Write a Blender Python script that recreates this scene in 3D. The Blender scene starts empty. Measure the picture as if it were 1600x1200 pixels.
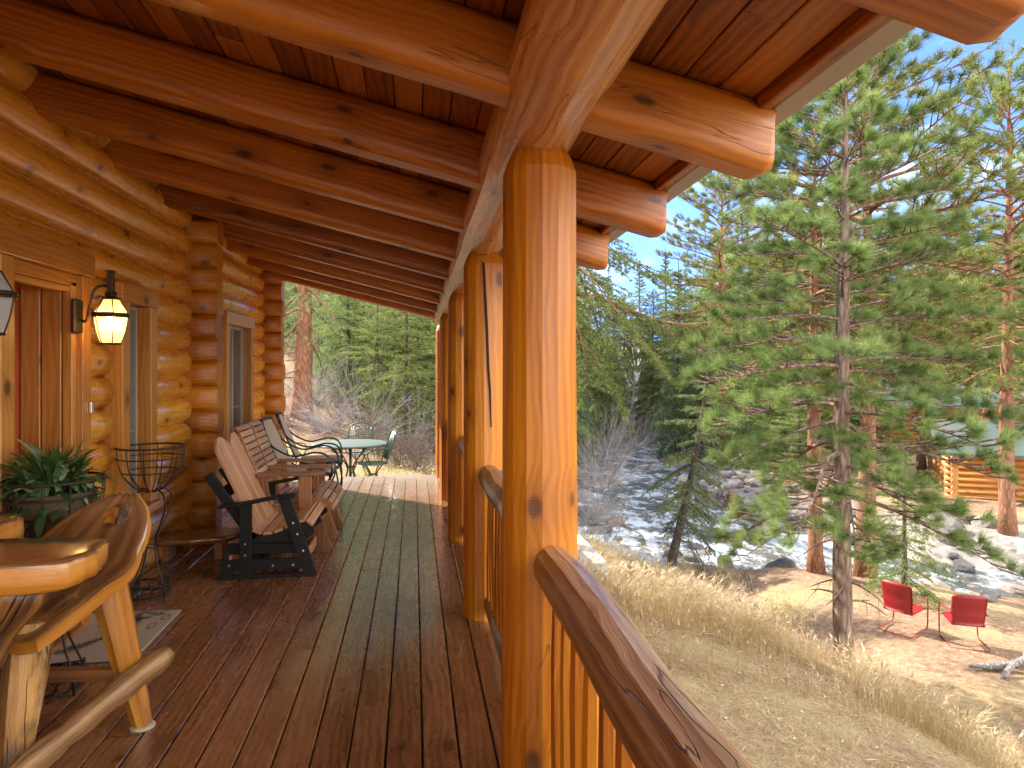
import bpy, math, random
import numpy as np
from mathutils import Vector, Matrix
R = math.radians
random.seed(7)
sc = bpy.context.scene
COL = sc.collection

# ------------------------------------------------------------------ camera
cam = bpy.data.cameras.new('camera'); camo = bpy.data.objects.new('camera', cam); COL.objects.link(camo)
cam.sensor_width = 36; cam.lens = 36*1067/1600; cam.shift_y = -25/1600
cam.clip_start = .05; cam.clip_end = 1500
YAW = math.atan(153/1067)
camo.location = (0, 0, 1.504); camo.rotation_euler = (R(90), 0, -YAW)
sc.camera = camo
# ------------------------------------------------------------------ sky and sun
SUN_EL = R(37); SUN_AZ = R(-45)          # azimuth from +Y towards +X
sd = Vector((math.sin(SUN_AZ)*math.cos(SUN_EL), math.cos(SUN_AZ)*math.cos(SUN_EL), math.sin(SUN_EL)))
sl = bpy.data.lights.new('sun', 'SUN'); sl.energy = 3.0; sl.angle = R(.5); sl.color = (1, .94, .84)
so = bpy.data.objects.new('sun', sl); COL.objects.link(so); so.rotation_euler = sd.to_track_quat('Z', 'Y').to_euler()
w = bpy.data.worlds.new('World'); sc.world = w; w.use_nodes = True
nt = w.node_tree; nd = nt.nodes; lk = nt.links
for n in list(nd): nd.remove(n)
wo = nd.new('ShaderNodeOutputWorld'); bg = nd.new('ShaderNodeBackground'); sky = nd.new('ShaderNodeTexSky')
sky.sky_type = 'NISHITA'; sky.sun_disc = False; sky.sun_elevation = SUN_EL; sky.sun_rotation = SUN_AZ
sky.altitude = 2300; sky.dust_density = .5; sky.ozone_density = 2.0
tc = nd.new('ShaderNodeTexCoord'); mp = nd.new('ShaderNodeMapping'); mp.inputs['Scale'].default_value = (1, 1, 2.6)
mp.inputs['Location'].default_value = (3.1, 1.7, .4)
ns = nd.new('ShaderNodeTexNoise'); ns.inputs['Scale'].default_value = 2.6; ns.inputs['Detail'].default_value = 9; ns.inputs['Roughness'].default_value = .58
rp = nd.new('ShaderNodeValToRGB'); rp.color_ramp.elements[0].position = .53; rp.color_ramp.elements[1].position = .72
mx = nd.new('ShaderNodeMix'); mx.data_type = 'RGBA'
mx.inputs[7].default_value = (3.6, 3.8, 4.1, 1)
lk.new(tc.outputs['Generated'], mp.inputs[0]); lk.new(mp.outputs[0], ns.inputs['Vector']); lk.new(ns.outputs[0], rp.inputs[0])
add = nd.new('ShaderNodeVectorMath'); add.operation = 'ADD'; add.inputs[1].default_value = (0, 0, .22)
lk.new(tc.outputs['Generated'], add.inputs[0]); nrm_ = nd.new('ShaderNodeVectorMath'); nrm_.operation = 'NORMALIZE'; lk.new(add.outputs[0], nrm_.inputs[0]); lk.new(nrm_.outputs[0], sky.inputs['Vector'])
lk.new(rp.outputs[0], mx.inputs[0]); tn = nd.new('ShaderNodeMix'); tn.data_type = 'RGBA'; tn.blend_type = 'MULTIPLY'; tn.inputs[0].default_value = 1; tn.inputs[7].default_value = (.84, .84, 1.0, 1); lk.new(sky.outputs[0], tn.inputs[6]); lk.new(tn.outputs[2], mx.inputs[6]); hs_ = nd.new('ShaderNodeHueSaturation'); hs_.inputs['Saturation'].default_value = 1.1; lk.new(mx.outputs[2], hs_.inputs['Color'])
# unseen bright cloud added behind and right of the porch as fill light
dt = nd.new('ShaderNodeVectorMath'); dt.operation = 'DOT_PRODUCT'; dt.inputs[1].default_value = (.62, -.78, .05); lk.new(tc.outputs['Generated'], dt.inputs[0])
dn = nd.new('ShaderNodeMath'); dn.operation = 'MULTIPLY_ADD'; dn.inputs[1].default_value = .5; lk.new(ns.outputs[0], dn.inputs[0]); lk.new(dt.outputs['Value'], dn.inputs[2])
dr_ = nd.new('ShaderNodeValToRGB'); dr_.color_ramp.elements[0].position = .28; dr_.color_ramp.elements[1].position = .62; lk.new(dn.outputs[0], dr_.inputs[0])
mc = nd.new('ShaderNodeMix'); mc.data_type = 'RGBA'; mc.inputs[7].default_value = (8.6, 8.7, 8.6, 1); lk.new(dr_.outputs[0], mc.inputs[0]); lk.new(hs_.outputs[0], mc.inputs[6]); lk.new(mc.outputs[2], bg.inputs[0])
bg.inputs[1].default_value = .12
lk.new(bg.outputs[0], wo.inputs[0])
# ------------------------------------------------------------------ exposure and render settings
sc.view_settings.view_transform = 'Standard'; sc.view_settings.look = 'None'
sc.view_settings.exposure = 2.5; sc.view_settings.gamma = 1
sc.render.engine = 'CYCLES'
sc.cycles.max_bounces = 8; sc.cycles.diffuse_bounces = 5; sc.cycles.transparent_max_bounces = 8
sc.cycles.sample_clamp_indirect = 6

# ================================================================== helpers
def tag(o, label=None, cat=None, group=None, kind=None):
    if label: o['label'] = label
    if cat: o['category'] = cat
    if group: o['group'] = group
    if kind: o['kind'] = kind
    return o
def empty(name, loc, label, cat, group=None):
    o = bpy.data.objects.new(name, None); o.empty_display_size = .2; COL.objects.link(o)
    o.location = loc; return tag(o, label, cat, group)
def wloc(o):
    v = Vector((0, 0, 0))
    while o: v = v + o.location; o = o.parent
    return v
def kids(o): return [c for c in bpy.data.objects if c.parent == o]
def copy_tree(o, parent=None):
    c = o.copy(); COL.objects.link(c)
    if parent: c.parent = parent
    for ch in kids(o):
        if ch is not c: copy_tree(ch, c)
    return c
def npmesh(name, V, F, mat, parent=None, tint=None, uv=None, smooth=False):
    """V (n,3), F (m,k) arrays -> object"""
    V = np.asarray(V, np.float32).reshape(-1, 3); F = np.asarray(F, np.int32)
    if parent: V = V - np.array(wloc(parent), np.float32)
    me = bpy.data.meshes.new(name); m, k = F.shape
    me.vertices.add(len(V)); me.vertices.foreach_set('co', V.ravel())
    me.loops.add(m*k); me.loops.foreach_set('vertex_index', F.ravel())
    me.polygons.add(m); me.polygons.foreach_set('loop_start', np.arange(m, dtype=np.int32)*k)
    me.polygons.foreach_set('use_smooth', np.full(m, smooth, dtype=bool))
    me.update(calc_edges=True)
    if tint is not None:
        a = me.attributes.new('tint', 'FLOAT', 'FACE'); a.data.foreach_set('value', np.asarray(tint, np.float32))
    if uv is not None:
        u = me.uv_layers.new(name='UVMap'); u.data.foreach_set('uv', np.asarray(uv, np.float32)[F.ravel()].ravel())
    me.materials.append(mat)
    o = bpy.data.objects.new(name, me); COL.objects.link(o)
    if parent: o.parent = parent
    return o
class MB:
    def __init__(s): s.V = []; s.F = []; s.UV = []; s.T = []; s.S = []; s.mi = []; s.cm = 0
    def face(s, idx, uvs, t, smooth=False):
        s.F.append(tuple(idx)); s.UV.extend(uvs); s.T.append(t); s.S.append(smooth); s.mi.append(s.cm)
    def tube(s, P, r, seg=12, smooth=True, cap=True, prof=None, wob=0, up=None, t=None, fl=0):
        P = [Vector(p) for p in P]; n = len(P)
        if not hasattr(r, '__len__'): r = [r]*n
        t = random.random() if t is None else t
        uo, vo = random.random()*40, random.random()*40
        ph = [random.random()*6.28 for _ in range(6)]
        b = len(s.V); L = 0; us = []
        nrm = None
        for i in range(n):
            d = (P[min(i+1, n-1)]-P[max(i-1, 0)]).normalized()
            if nrm is None:
                z = Vector(up) if up else Vector((0, 0, 1))
                if abs(d.dot(z)) > .95: z = Vector((1, 0, 0))
                nrm = (z-d*z.dot(d)).normalized()
            else: nrm = (nrm-d*nrm.dot(d)).normalized()
            bi = d.cross(nrm)
            if i: L += (P[i]-P[i-1]).length
            us.append(L)
            for k in range(seg):
                a = 2*math.pi*k/seg
                rr = r[i]*(prof(a) if prof else 1)
                if wob: rr *= 1+wob*(math.sin(2*a+ph[0]+L*1.1)+.7*math.sin(3*a+ph[1]-L*2.3)+.8*math.sin(L*3.7+ph[2])+.5*math.sin(5*a+L*5+ph[3]))
                s.V.append(P[i]+nrm*(rr*math.cos(a))+bi*(rr*math.sin(a)))
        rm = max(r); 
        for i in range(n-1):
            for k in range(seg):
                k2 = (k+1) % seg
                v0 = vo+2*math.pi*rm*k/seg; v1 = vo+2*math.pi*rm*(k+1)/seg
                u0 = uo+us[i]; u1 = uo+us[i+1]
                s.face((b+i*seg+k, b+i*seg+k2, b+(i+1)*seg+k2, b+(i+1)*seg+k), [(u0, v0), (u0, v1), (u1, v1), (u1, v0)], t, smooth)
        if cap:
            for e, rev in ((0, True), (n-1, False)):
                ids = [b+e*seg+k for k in range(seg)]
                if rev: ids = ids[::-1]
                s.face(ids, [(uo+(s.V[i]-P[e]).length*.3, vo+(s.V[i]-P[e]).x) for i in ids], t, False)
    def hexa(s, C, t=None, ch=.004, ax=None):
        """C: 8 corners ordered (x-,y-,z-),(+--),(++-),(-+-) then top; chamfered"""
        C = [Vector(c) for c in C]; t = random.random() if t is None else t
        c = sum(C, Vector())/8
        ex, ey, ez = (C[1]-C[0]), (C[3]-C[0]), (C[4]-C[0])
        L = [ex.length, ey.length, ez.length]; D = [ex.normalized(), ey.normalized(), ez.normalized()]
        ch = min(ch, min(L)*.3)
        li = L.index(max(L)) if ax is None else ax
        uo, vo = random.random()*40, random.random()*40
        sg = [(-1, -1, -1), (1, -1, -1), (1, 1, -1), (-1, 1, -1), (-1, -1, 1), (1, -1, 1), (1, 1, 1), (-1, 1, 1)]
        b = len(s.V); ix = {}
        for i, g in enumerate(sg):
            for a in range(3):   # vertex lying on face a
                p = C[i].copy()
                for o in range(3):
                    if o != a: p -= D[o]*g[o]*ch
                ix[(g, a)] = len(s.V); s.V.append(p)
        def uvp(i, a):
            p = s.V[i]-c
            q = [p.dot(D[k]) for k in range(3)]
            o = [k for k in range(3) if k != li]
            if a == li: return (uo+q[o[0]]*.3, vo+q[o[1]])
            oo = [k for k in o if k != a]
            return (uo+q[li], vo+(q[oo[0]] if oo else q[o[0]])+a*3)
        def add(ids, a):
            pts = [s.V[i] for i in ids]
            nn = (pts[1]-pts[0]).cross(pts[2]-pts[0]); m = sum(pts, Vector())/len(pts)
            if nn.dot(m-c) < 0: ids = ids[::-1]
            s.face(ids, [uvp(i, a) for i in ids], t)
        for a in range(3):
            o = [k for k in range(3) if k != a]
            for sgn in (-1, 1):
                ids = []
                for p, q in ((-1, -1), (1, -1), (1, 1), (-1, 1)):
                    g = [0, 0, 0]; g[a] = sgn; g[o[0]] = p; g[o[1]] = q; ids.append(ix[(tuple(g), a)])
                add(ids, a)
        for a in range(3):
            o = [k for k in range(3) if k != a]
            for p in (-1, 1):
                for q in (-1, 1):
                    g1 = [0, 0, 0]; g1[a] = -1; g1[o[0]] = p; g1[o[1]] = q; g2 = list(g1); g2[a] = 1
                    g1, g2 = tuple(g1), tuple(g2)
                    add([ix[(g1, o[0])], ix[(g2, o[0])], ix[(g2, o[1])], ix[(g1, o[1])]], o[0])
        for g in sg: add([ix[(g, 0)], ix[(g, 1)], ix[(g, 2)]], 0)
    def box(s, lo, hi, **k):
        x0, y0, z0 = lo; x1, y1, z1 = hi
        s.hexa([(x0, y0, z0), (x1, y0, z0), (x1, y1, z0), (x0, y1, z0), (x0, y0, z1), (x1, y0, z1), (x1, y1, z1), (x0, y1, z1)], **k)
    def bar(s, p0, p1, w, h, up=(0, 0, 1), **k):
        p0 = Vector(p0); p1 = Vector(p1); d = (p1-p0).normalized(); u = Vector(up)
        if abs(d.dot(u)) > .97: u = Vector((0, 1, 0))
        sdv = d.cross(u).normalized(); u = sdv.cross(d)
        a = sdv*w/2; b_ = u*h/2
        s.hexa([p0-a-b_, p1-a-b_, p1+a-b_, p0+a-b_, p0-a+b_, p1-a+b_, p1+a+b_, p0+a+b_], **k)
    def prism(s, pts, o, ax, ay, th, t=None, smooth=False):
        """2D outline pts in plane (ax, ay) at o, thickness th centred on the plane"""
        o = Vector(o); ax = Vector(ax); ay = Vector(ay); n = ax.cross(ay).normalized(); t = random.random() if t is None else t
        uo, vo = random.random()*40, random.random()*40
        b = len(s.V); m = len(pts)
        for sg in (-.5, .5):
            for x, y in pts: s.V.append(o+ax*x+ay*y+n*th*sg)
        xs = [p[0] for p in pts]; ys = [p[1] for p in pts]; sw = (max(ys)-min(ys)) > (max(xs)-min(xs))
        q = lambda p: (uo+p[1], vo+p[0]) if sw else (uo+p[0], vo+p[1])
        ar = sum(pts[i][0]*pts[(i+1) % m][1]-pts[(i+1) % m][0]*pts[i][1] for i in range(m))
        f1 = list(range(m)); f0 = f1[::-1]
        if ar < 0: f1, f0 = f0, f1
        s.face([b+m+i for i in f1], [q(pts[i]) for i in f1], t); s.face([b+i for i in f0], [q(pts[i]) for i in f0], t)
        for i in range(m):
            j = (i+1) % m
            ids = (b+i, b+j, b+m+j, b+m+i); uvs = [q(pts[i]), q(pts[j]), (q(pts[j])[0], q(pts[j])[1]+th), (q(pts[i])[0], q(pts[i])[1]+th)]
            if ar < 0: ids = ids[::-1]; uvs = uvs[::-1]
            s.face(ids, uvs, t, smooth)
    def lathe(s, prof, o, seg=20, smooth=True, t=None):
        o = Vector(o); t = random.random() if t is None else t; b = len(s.V)
        for r_, z in prof:
            for k in range(seg):
                a = 2*math.pi*k/seg; s.V.append(o+Vector((r_*math.cos(a), r_*math.sin(a), z)))
        for i in range(len(prof)-1):
            for k in range(seg):
                k2 = (k+1) % seg
                s.face((b+i*seg+k, b+i*seg+k2, b+(i+1)*seg+k2, b+(i+1)*seg+k), [(prof[i][1], k/seg), (prof[i][1], (k+1)/seg), (prof[i+1][1], (k+1)/seg), (prof[i+1][1], k/seg)], t, smooth)
    def ring(s, c, r_, tr, seg=28, n=(0, 0, 1), ts=6):
        c = Vector(c); n = Vector(n).normalized(); a = n.orthogonal().normalized(); b = n.cross(a)
        s.tube([c+(a*math.cos(q)+b*math.sin(q))*r_ for q in [2*math.pi*k/seg for k in range(seg+1)]], tr, ts, cap=False)
    def build(s, name, mat, parent=None):
        me = bpy.data.meshes.new(name); off = wloc(parent) if parent else Vector((0, 0, 0))
        me.from_pydata([tuple(v-off) for v in s.V], [], s.F)
        u = me.uv_layers.new(name='UVMap'); u.data.foreach_set('uv', [c for q in s.UV for c in q])
        a = me.attributes.new('tint', 'FLOAT', 'FACE'); a.data.foreach_set('value', s.T)
        me.polygons.foreach_set('use_smooth', s.S)
        for m in (mat if isinstance(mat, (list, tuple)) else [mat]): me.materials.append(m)
        me.polygons.foreach_set('material_index', s.mi)
        me.update()
        o = bpy.data.objects.new(name, me); COL.objects.link(o)
        if parent: o.parent = parent
        return o
def lerp(a, b, t): return a+(b-a)*t
def bez(pts, n=12):
    """Catmull-Rom through pts"""
    P = [Vector(p) for p in pts]; P = [P[0]*2-P[1]]+P+[P[-1]*2-P[-2]]; out = []
    for i in range(1, len(P)-2):
        for k in range(n):
            t = k/n; a, b, c, d = P[i-1:i+3]
            out.append(.5*((2*b)+(c-a)*t+(2*a-5*b+4*c-d)*t*t+(3*b-a-3*c+d)*t**3))
    out.append(P[-2]); return out

# ================================================================== materials
class NT:
    def __init__(s, name):
        s.m = bpy.data.materials.new(name); s.m.use_nodes = True; s.t = s.m.node_tree; s.n = s.t.nodes
        s.b = s.n['Principled BSDF']; s.o = s.n['Material Output']
    def N(s, ty, **k):
        n = s.n.new('ShaderNode'+ty)
        for a, v in k.items():
            if a in n.inputs if isinstance(a, str) else False: pass
            setattr(n, a, v)
        return n
    def L(s, a, b): s.t.links.new(a, b)
    def put(s, sock, v):
        if hasattr(v, 'is_output') or hasattr(v, 'links'): s.L(v, sock)
        else: sock.default_value = v
    def math(s, op, a, b=0.0, c=None, clamp=False):
        n = s.N('Math', operation=op, use_clamp=clamp); s.put(n.inputs[0], a); s.put(n.inputs[1], b)
        if c is not None: s.put(n.inputs[2], c)
        return n.outputs[0]
    def noise(s, vec, scale, detail=4, rough=.55, dist=0):
        n = s.N('TexNoise'); s.L(vec, n.inputs['Vector']); n.inputs['Scale'].default_value = scale
        n.inputs['Detail'].default_value = detail; n.inputs['Roughness'].default_value = rough; n.inputs['Distortion'].default_value = dist
        return n.outputs[0]
    def mapv(s, vec, scale, loc=(0, 0, 0)):
        n = s.N('Mapping'); s.L(vec, n.inputs[0]); n.inputs['Scale'].default_value = scale; n.inputs['Location'].default_value = loc
        return n.outputs[0]
    def ramp(s, v, stops):
        n = s.N('ValToRGB'); e = n.color_ramp.elements
        while len(e) < len(stops): e.new(.5)
        for i, (p, c) in enumerate(stops):
            e[i].position = p; e[i].color = c if len(c) == 4 else (*c, 1)
        s.L(v, n.inputs[0]); return n.outputs[0]
    def mix(s, f, a, b, mode='MIX'):
        n = s.N('Mix', data_type='RGBA', blend_type=mode); s.put(n.inputs[0], f)
        for k, v in ((6, a), (7, b)):
            s.put(n.inputs[k], v if not isinstance(v, tuple) or len(v) == 4 else (*v, 1))
        return n.outputs[2]
    def bump(s, h, st, dist=.01):
        n = s.N('Bump'); n.inputs['Strength'].default_value = st; n.inputs['Distance'].default_value = dist
        s.L(h, n.inputs['Height']); s.L(n.outputs[0], s.b.inputs['Normal'])
    def uv(s): return s.N('TexCoord').outputs['UV']
    def obj(s): return s.N('TexCoord').outputs['Object']
    def geo(s): return s.N('NewGeometry').outputs['Position']
    def tint(s): n = s.N('Attribute'); n.attribute_name = 'tint'; return n.outputs['Fac']

def wood(name, dark, mid, light, rough=.35, coat=.3, knots=.5, cracks=.3, tintv=.35, bump=.25, wear=None, grain=1.0, sunlit_end=False):
    t = NT(name); uv = t.uv(); ti = t.tint()
    # slow wander of the grain
    wnd = t.noise(t.mapv(uv, (1.1, 3, 1)), 1.0, 3)
    comb = t.N('SeparateXYZ'); t.L(uv, comb.inputs[0])
    # knots: voronoi cells stretched along the grain
    kv = t.N('TexVoronoi', voronoi_dimensions='2D'); kv.inputs['Scale'].default_value = 1
    t.L(t.mapv(uv, (2.3, 3.6, 1)), kv.inputs['Vector'])
    kc = t.N('SeparateColor'); t.L(kv.outputs['Color'], kc.inputs[0])
    sel = t.math('GREATER_THAN', kc.outputs[0], 1-knots*.5)
    kd = kv.outputs['Distance']
    sz = t.math('MULTIPLY_ADD', kc.outputs[1], .085, .055)
    kn = t.math('MULTIPLY', t.math('SUBTRACT', 1, t.math('DIVIDE', kd, sz), clamp=True), sel)
    khalo = t.math('MULTIPLY', t.math('SUBTRACT', 1, t.math('DIVIDE', kd, .34), clamp=True), sel)
    # rings bend round knots
    v2 = t.math('ADD', t.math('MULTIPLY_ADD', wnd, .16, comb.outputs[1]), t.math('MULTIPLY', khalo, .035))
    cx = t.N('CombineXYZ'); t.L(comb.outputs[0], cx.inputs[0]); t.L(v2, cx.inputs[1])
    rings = t.math('SINE', t.math('MULTIPLY', v2, 175*grain)); rings = t.math('MULTIPLY_ADD', rings, .5, .5)
    fib = t.noise(t.mapv(cx.outputs[0], (3.2, 150*grain, 1)), 1, 5, .65)
    big = t.noise(t.mapv(cx.outputs[0], (.9, 7, 1)), 1, 4, .6)
    f = t.math('ADD', t.math('ADD', t.math('MULTIPLY', rings, .16), t.math('MULTIPLY', fib, .42)), t.math('MULTIPLY', big, .55))
    f = t.math('ADD', f, t.math('MULTIPLY', t.math('SUBTRACT', ti, .5), tintv))
    col = t.ramp(f, [(.34, dark), (.54, mid), (.76, light)])
    dk = tuple(c*.22 for c in dark)
    col = t.mix(t.math('MULTIPLY', khalo, .6), col, tuple(c*.75 for c in dark))
    kr = t.math('SINE', t.math('MULTIPLY', kd, 260)); kr = t.math('MULTIPLY_ADD', kr, .25, .75)
    col = t.mix(t.math('MULTIPLY', t.math('MULTIPLY', kn, 2.2, clamp=True), kr), col, dk)
    if cracks:
        cn = t.noise(t.mapv(cx.outputs[0], (.8, 14, 1), (3, 9, 0)), 1, 2, .5, .3)
        cr = t.math('MULTIPLY', t.math('SUBTRACT', .008, t.math('ABSOLUTE', t.math('SUBTRACT', cn, .5))), 90, clamp=True)
        cr = t.math('MULTIPLY', cr, t.math('GREATER_THAN', t.noise(t.mapv(uv, (.5, 1.5, 1), (7, 2, 0)), 1, 1), .66-cracks*.18))
        col = t.mix(t.math('MULTIPLY', cr, .85), col, dk)
    if wear:
        wn = t.noise(t.mapv(uv, (2, 8, 1), (5, 5, 0)), 1.3, 6, .7)
        wf = t.math('MULTIPLY', t.math('SUBTRACT', wn, wear[1]), 5, clamp=True)
        col = t.mix(wf, col, wear[0])
    if sunlit_end:   # sunlit patch put into the colour: boards paler towards the far end
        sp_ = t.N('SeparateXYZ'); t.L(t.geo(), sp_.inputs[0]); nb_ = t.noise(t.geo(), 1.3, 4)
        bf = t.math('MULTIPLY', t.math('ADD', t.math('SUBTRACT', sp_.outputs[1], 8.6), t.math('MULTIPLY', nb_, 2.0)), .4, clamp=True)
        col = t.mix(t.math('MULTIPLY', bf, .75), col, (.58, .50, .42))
    t.L(col, t.b.inputs['Base Color'])
    rn = t.noise(t.mapv(uv, (3, 9, 1)), 2, 4)
    t.L(t.math('MULTIPLY_ADD', rn, .25, rough-.12), t.b.inputs['Roughness'])
    t.b.inputs['Coat Weight'].default_value = coat; t.b.inputs['Coat Roughness'].default_value = .16
    h = t.math('ADD', t.math('MULTIPLY', fib, .5), t.math('ADD', t.math('MULTIPLY', kn, -.8), t.math('MULTIPLY', big, .8)))
    if cracks: h = t.math('SUBTRACT', h, t.math('MULTIPLY', cr, 1.2))
    t.bump(h, bump, .006)
    return t.m
def plain(name, col, rough=.5, metal=0, var=.15, scale=20, bump=0.1, coat=0, spec=.5):
    t = NT(name); n = t.noise(t.obj(), scale, 5, .6)
    t.L(t.mix(n, tuple(c*(1-var) for c in col), tuple(min(1, c*(1+var)) for c in col)), t.b.inputs['Base Color'])
    t.L(t.math('MULTIPLY_ADD', n, .2, rough-.1), t.b.inputs['Roughness']); t.b.inputs['Metallic'].default_value = metal
    t.b.inputs['Coat Weight'].default_value = coat; t.b.inputs['Specular IOR Level'].default_value = spec
    if bump: t.bump(n, bump, .004)
    return t.m
def leafmat(name, dark, light, trans=.35, yellow=None):
    t = NT(name); ti = t.tint(); n = t.noise(t.geo(), .9, 3)
    f = t.math('ADD', t.math('MULTIPLY', ti, .7), t.math('MULTIPLY', n, .5), clamp=True)
    st = [(.15, dark), (.75, light)]
    if yellow: st.append((.98, yellow))
    c = t.ramp(f, st)
    oi = t.N('ObjectInfo')
    hs = t.N('HueSaturation'); t.L(c, hs.inputs['Color']); t.L(t.math('MULTIPLY_ADD', oi.outputs['Random'], .5, .75), hs.inputs['Value'])
    t.L(t.math('MULTIPLY_ADD', oi.outputs['Random'], .05, .475), hs.inputs['Hue']); c = hs.outputs[0]
    df = t.b; t.L(c, df.inputs['Base Color']); df.inputs['Roughness'].default_value = .55; df.inputs['Specular IOR Level'].default_value = .3
    tr = t.N('BsdfTranslucent'); t.L(t.mix(.5, c, (.30, .36, .08), 'MIX'), tr.inputs[0])
    ms = t.N('MixShader'); ms.inputs[0].default_value = trans; t.L(df.outputs[0], ms.inputs[1]); t.L(tr.outputs[0], ms.inputs[2]); t.L(ms.outputs[0], t.o.inputs[0])
    return t.m
def bark(name, dark, light, sc_=(9, 9, 2.2), rg_=(.2, .8)):
    t = NT(name); o = t.obj()
    v = t.N('TexVoronoi', feature='DISTANCE_TO_EDGE'); t.L(t.mapv(o, sc_), v.inputs['Vector']); v.inputs['Scale'].default_value = 1.4
    n = t.noise(t.mapv(o, (1, 1, .4)), 14, 6, .7)
    e = t.math('MULTIPLY', v.outputs[0], 3, clamp=True); f = t.math('MULTIPLY', t.math('ADD', t.math('MULTIPLY', e, .5), n), .72, clamp=True)
    t.L(t.ramp(f, [(rg_[0], dark), (rg_[1], light)]), t.b.inputs['Base Color']); t.b.inputs['Roughness'].default_value = .9
    t.b.inputs['Specular IOR Level'].default_value = .15
    t.bump(f, 1.0, .03); return t.m

M = {}
M['log'] = wood('varnished_log', (.54, .205, .014), (.68, .30, .028), (.74, .37, .05), .25, .45, .6, .5, tintv=.3, bump=.2)
M['post'] = wood('varnished_post', (.24, .062, .002), (.42, .128, .003), (.52, .19, .008), .42, .04, .9, .5, bump=.35)
M['beam'] = wood('varnished_beam', (.26, .08, .018), (.46, .18, .05), (.64, .33, .13), .3, .45, .7, .8, bump=.9)
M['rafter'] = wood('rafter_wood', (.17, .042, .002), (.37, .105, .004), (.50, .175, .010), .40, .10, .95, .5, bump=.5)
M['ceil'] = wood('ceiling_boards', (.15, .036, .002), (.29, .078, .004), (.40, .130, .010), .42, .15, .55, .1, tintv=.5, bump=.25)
M['deck'] = wood('deck_stain', (.10, .034, .013), (.20, .076, .030), (.29, .13, .058), .27, .8, .35, .25, tintv=.2, bump=.3, wear=((.27, .17, .11), .58), sunlit_end=True)
M['rail'] = wood('weathered_rail', (.08, .03, .010), (.21, .085, .03), (.36, .20, .10), .36, .4, .6, 1.0, bump=1.0, wear=((.38, .32, .27), .57))
M['trim'] = wood('door_trim', (.30, .105, .015), (.46, .18, .03), (.56, .26, .06), .38, .25, .5, .1, tintv=.25, bump=.15)
M['dark'] = plain('dark_gap', (.02, .012, .008), .9)
M['door'] = plain('red_door_paint', (.42, .085, .025), .4, 0, .08, 8, .05)
M['glass'] = plain('window_pane', (.055, .052, .05), .08, 0, .2, 3, 0, spec=.8)
M['screen'] = plain('window_screen', (.15, .135, .115), .55, 0, .1, 60, 0)
M['steel'] = plain('brushed_nickel', (.6, .56, .5), .35, .9, .1)
M['iron'] = plain('wrought_iron', (.045, .033, .026), .45, .6, .3, 40)
M['bronze'] = plain('lantern_bronze', (.07, .045, .028), .4, .7, .3, 40)
M['black'] = plain('black_poly_lumber', (.014, .012, .011), .6, 0, .2, 50, .2, spec=.25)
M['slat'] = wood('tan_poly_slat', (.36, .155, .07), (.52, .25, .12), (.62, .34, .19), .5, .05, 0, 0, tintv=.25, bump=.15)
M['slat2'] = wood('cedar_slat', (.22, .10, .045), (.38, .19, .085), (.52, .30, .16), .5, .05, .2, .1, tintv=.35, bump=.25)
M['slat2d'] = wood('brown_frame_wood', (.15, .055, .018), (.27, .105, .035), (.38, .165, .06), .45, .1, .2, .1, tintv=.3, bump=.2)
M['green'] = plain('green_metal', (.022, .07, .045), .35, .1, .15, 30)
M['dgreen'] = plain('dark_green_tube', (.012, .035, .03), .35, .3, .2, 30)
M['sling'] = plain('beige_sling', (.42, .34, .25), .8, 0, .12, 150, .3)
M['mesh'] = plain('pale_green_mesh_top', (.11, .14, .11), .45, .1, .15, 200, .3)
M['red'] = plain('red_enamel', (.22, .005, .006), .5, 0, .15, 12, .08, coat=.1)
M['gutter'] = plain('gutter_metal', (.36, .30, .24), .45, .1, .15, 6)
M['conc'] = plain('concrete', (.36, .33, .29), .9, 0, .25, 9, .6)
M['shingle'] = plain('roof_shingle', (.10, .09, .08), .9, 0, .4, 30, .6)
M['rustic'] = wood('rustic_polished', (.24, .075, .009), (.46, .17, .018), (.58, .26, .045), .3, .3, .35, .4, tintv=.1, bump=.5, grain=.45)
M['rusticd'] = wood('rustic_dark_top', (.07, .028, .010), (.17, .068, .022), (.30, .13, .045), .16, .9, .4, .5, tintv=.1, bump=.5, grain=.45)
M['rlog'] = wood('peeled_branch', (.10, .04, .015), (.34, .17, .06), (.58, .36, .16), .42, .3, .6, 1.0, bump=1.6, wear=((.16, .10, .06), .56), grain=.5)
M['gnarl'] = wood('burl_wood', (.07, .025, .008), (.34, .14, .03), (.58, .30, .09), .4, .3, .9, 1.0, bump=2.0, wear=((.04, .02, .010), .47), grain=.35); 
M['matt'] = None

# ================================================================== log cabin with porch (one thing, many parts)
cabin = empty('log_cabin', (0, 4, 0), 'varnished orange log cabin with a covered porch, round posts, rafters and a log railing', 'cabin')
XW = -2.045; CR = .21
def pr_round(a): return 1
def rz(x): return 2.265-.244*(x-.28)          # underside of rafters
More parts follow.
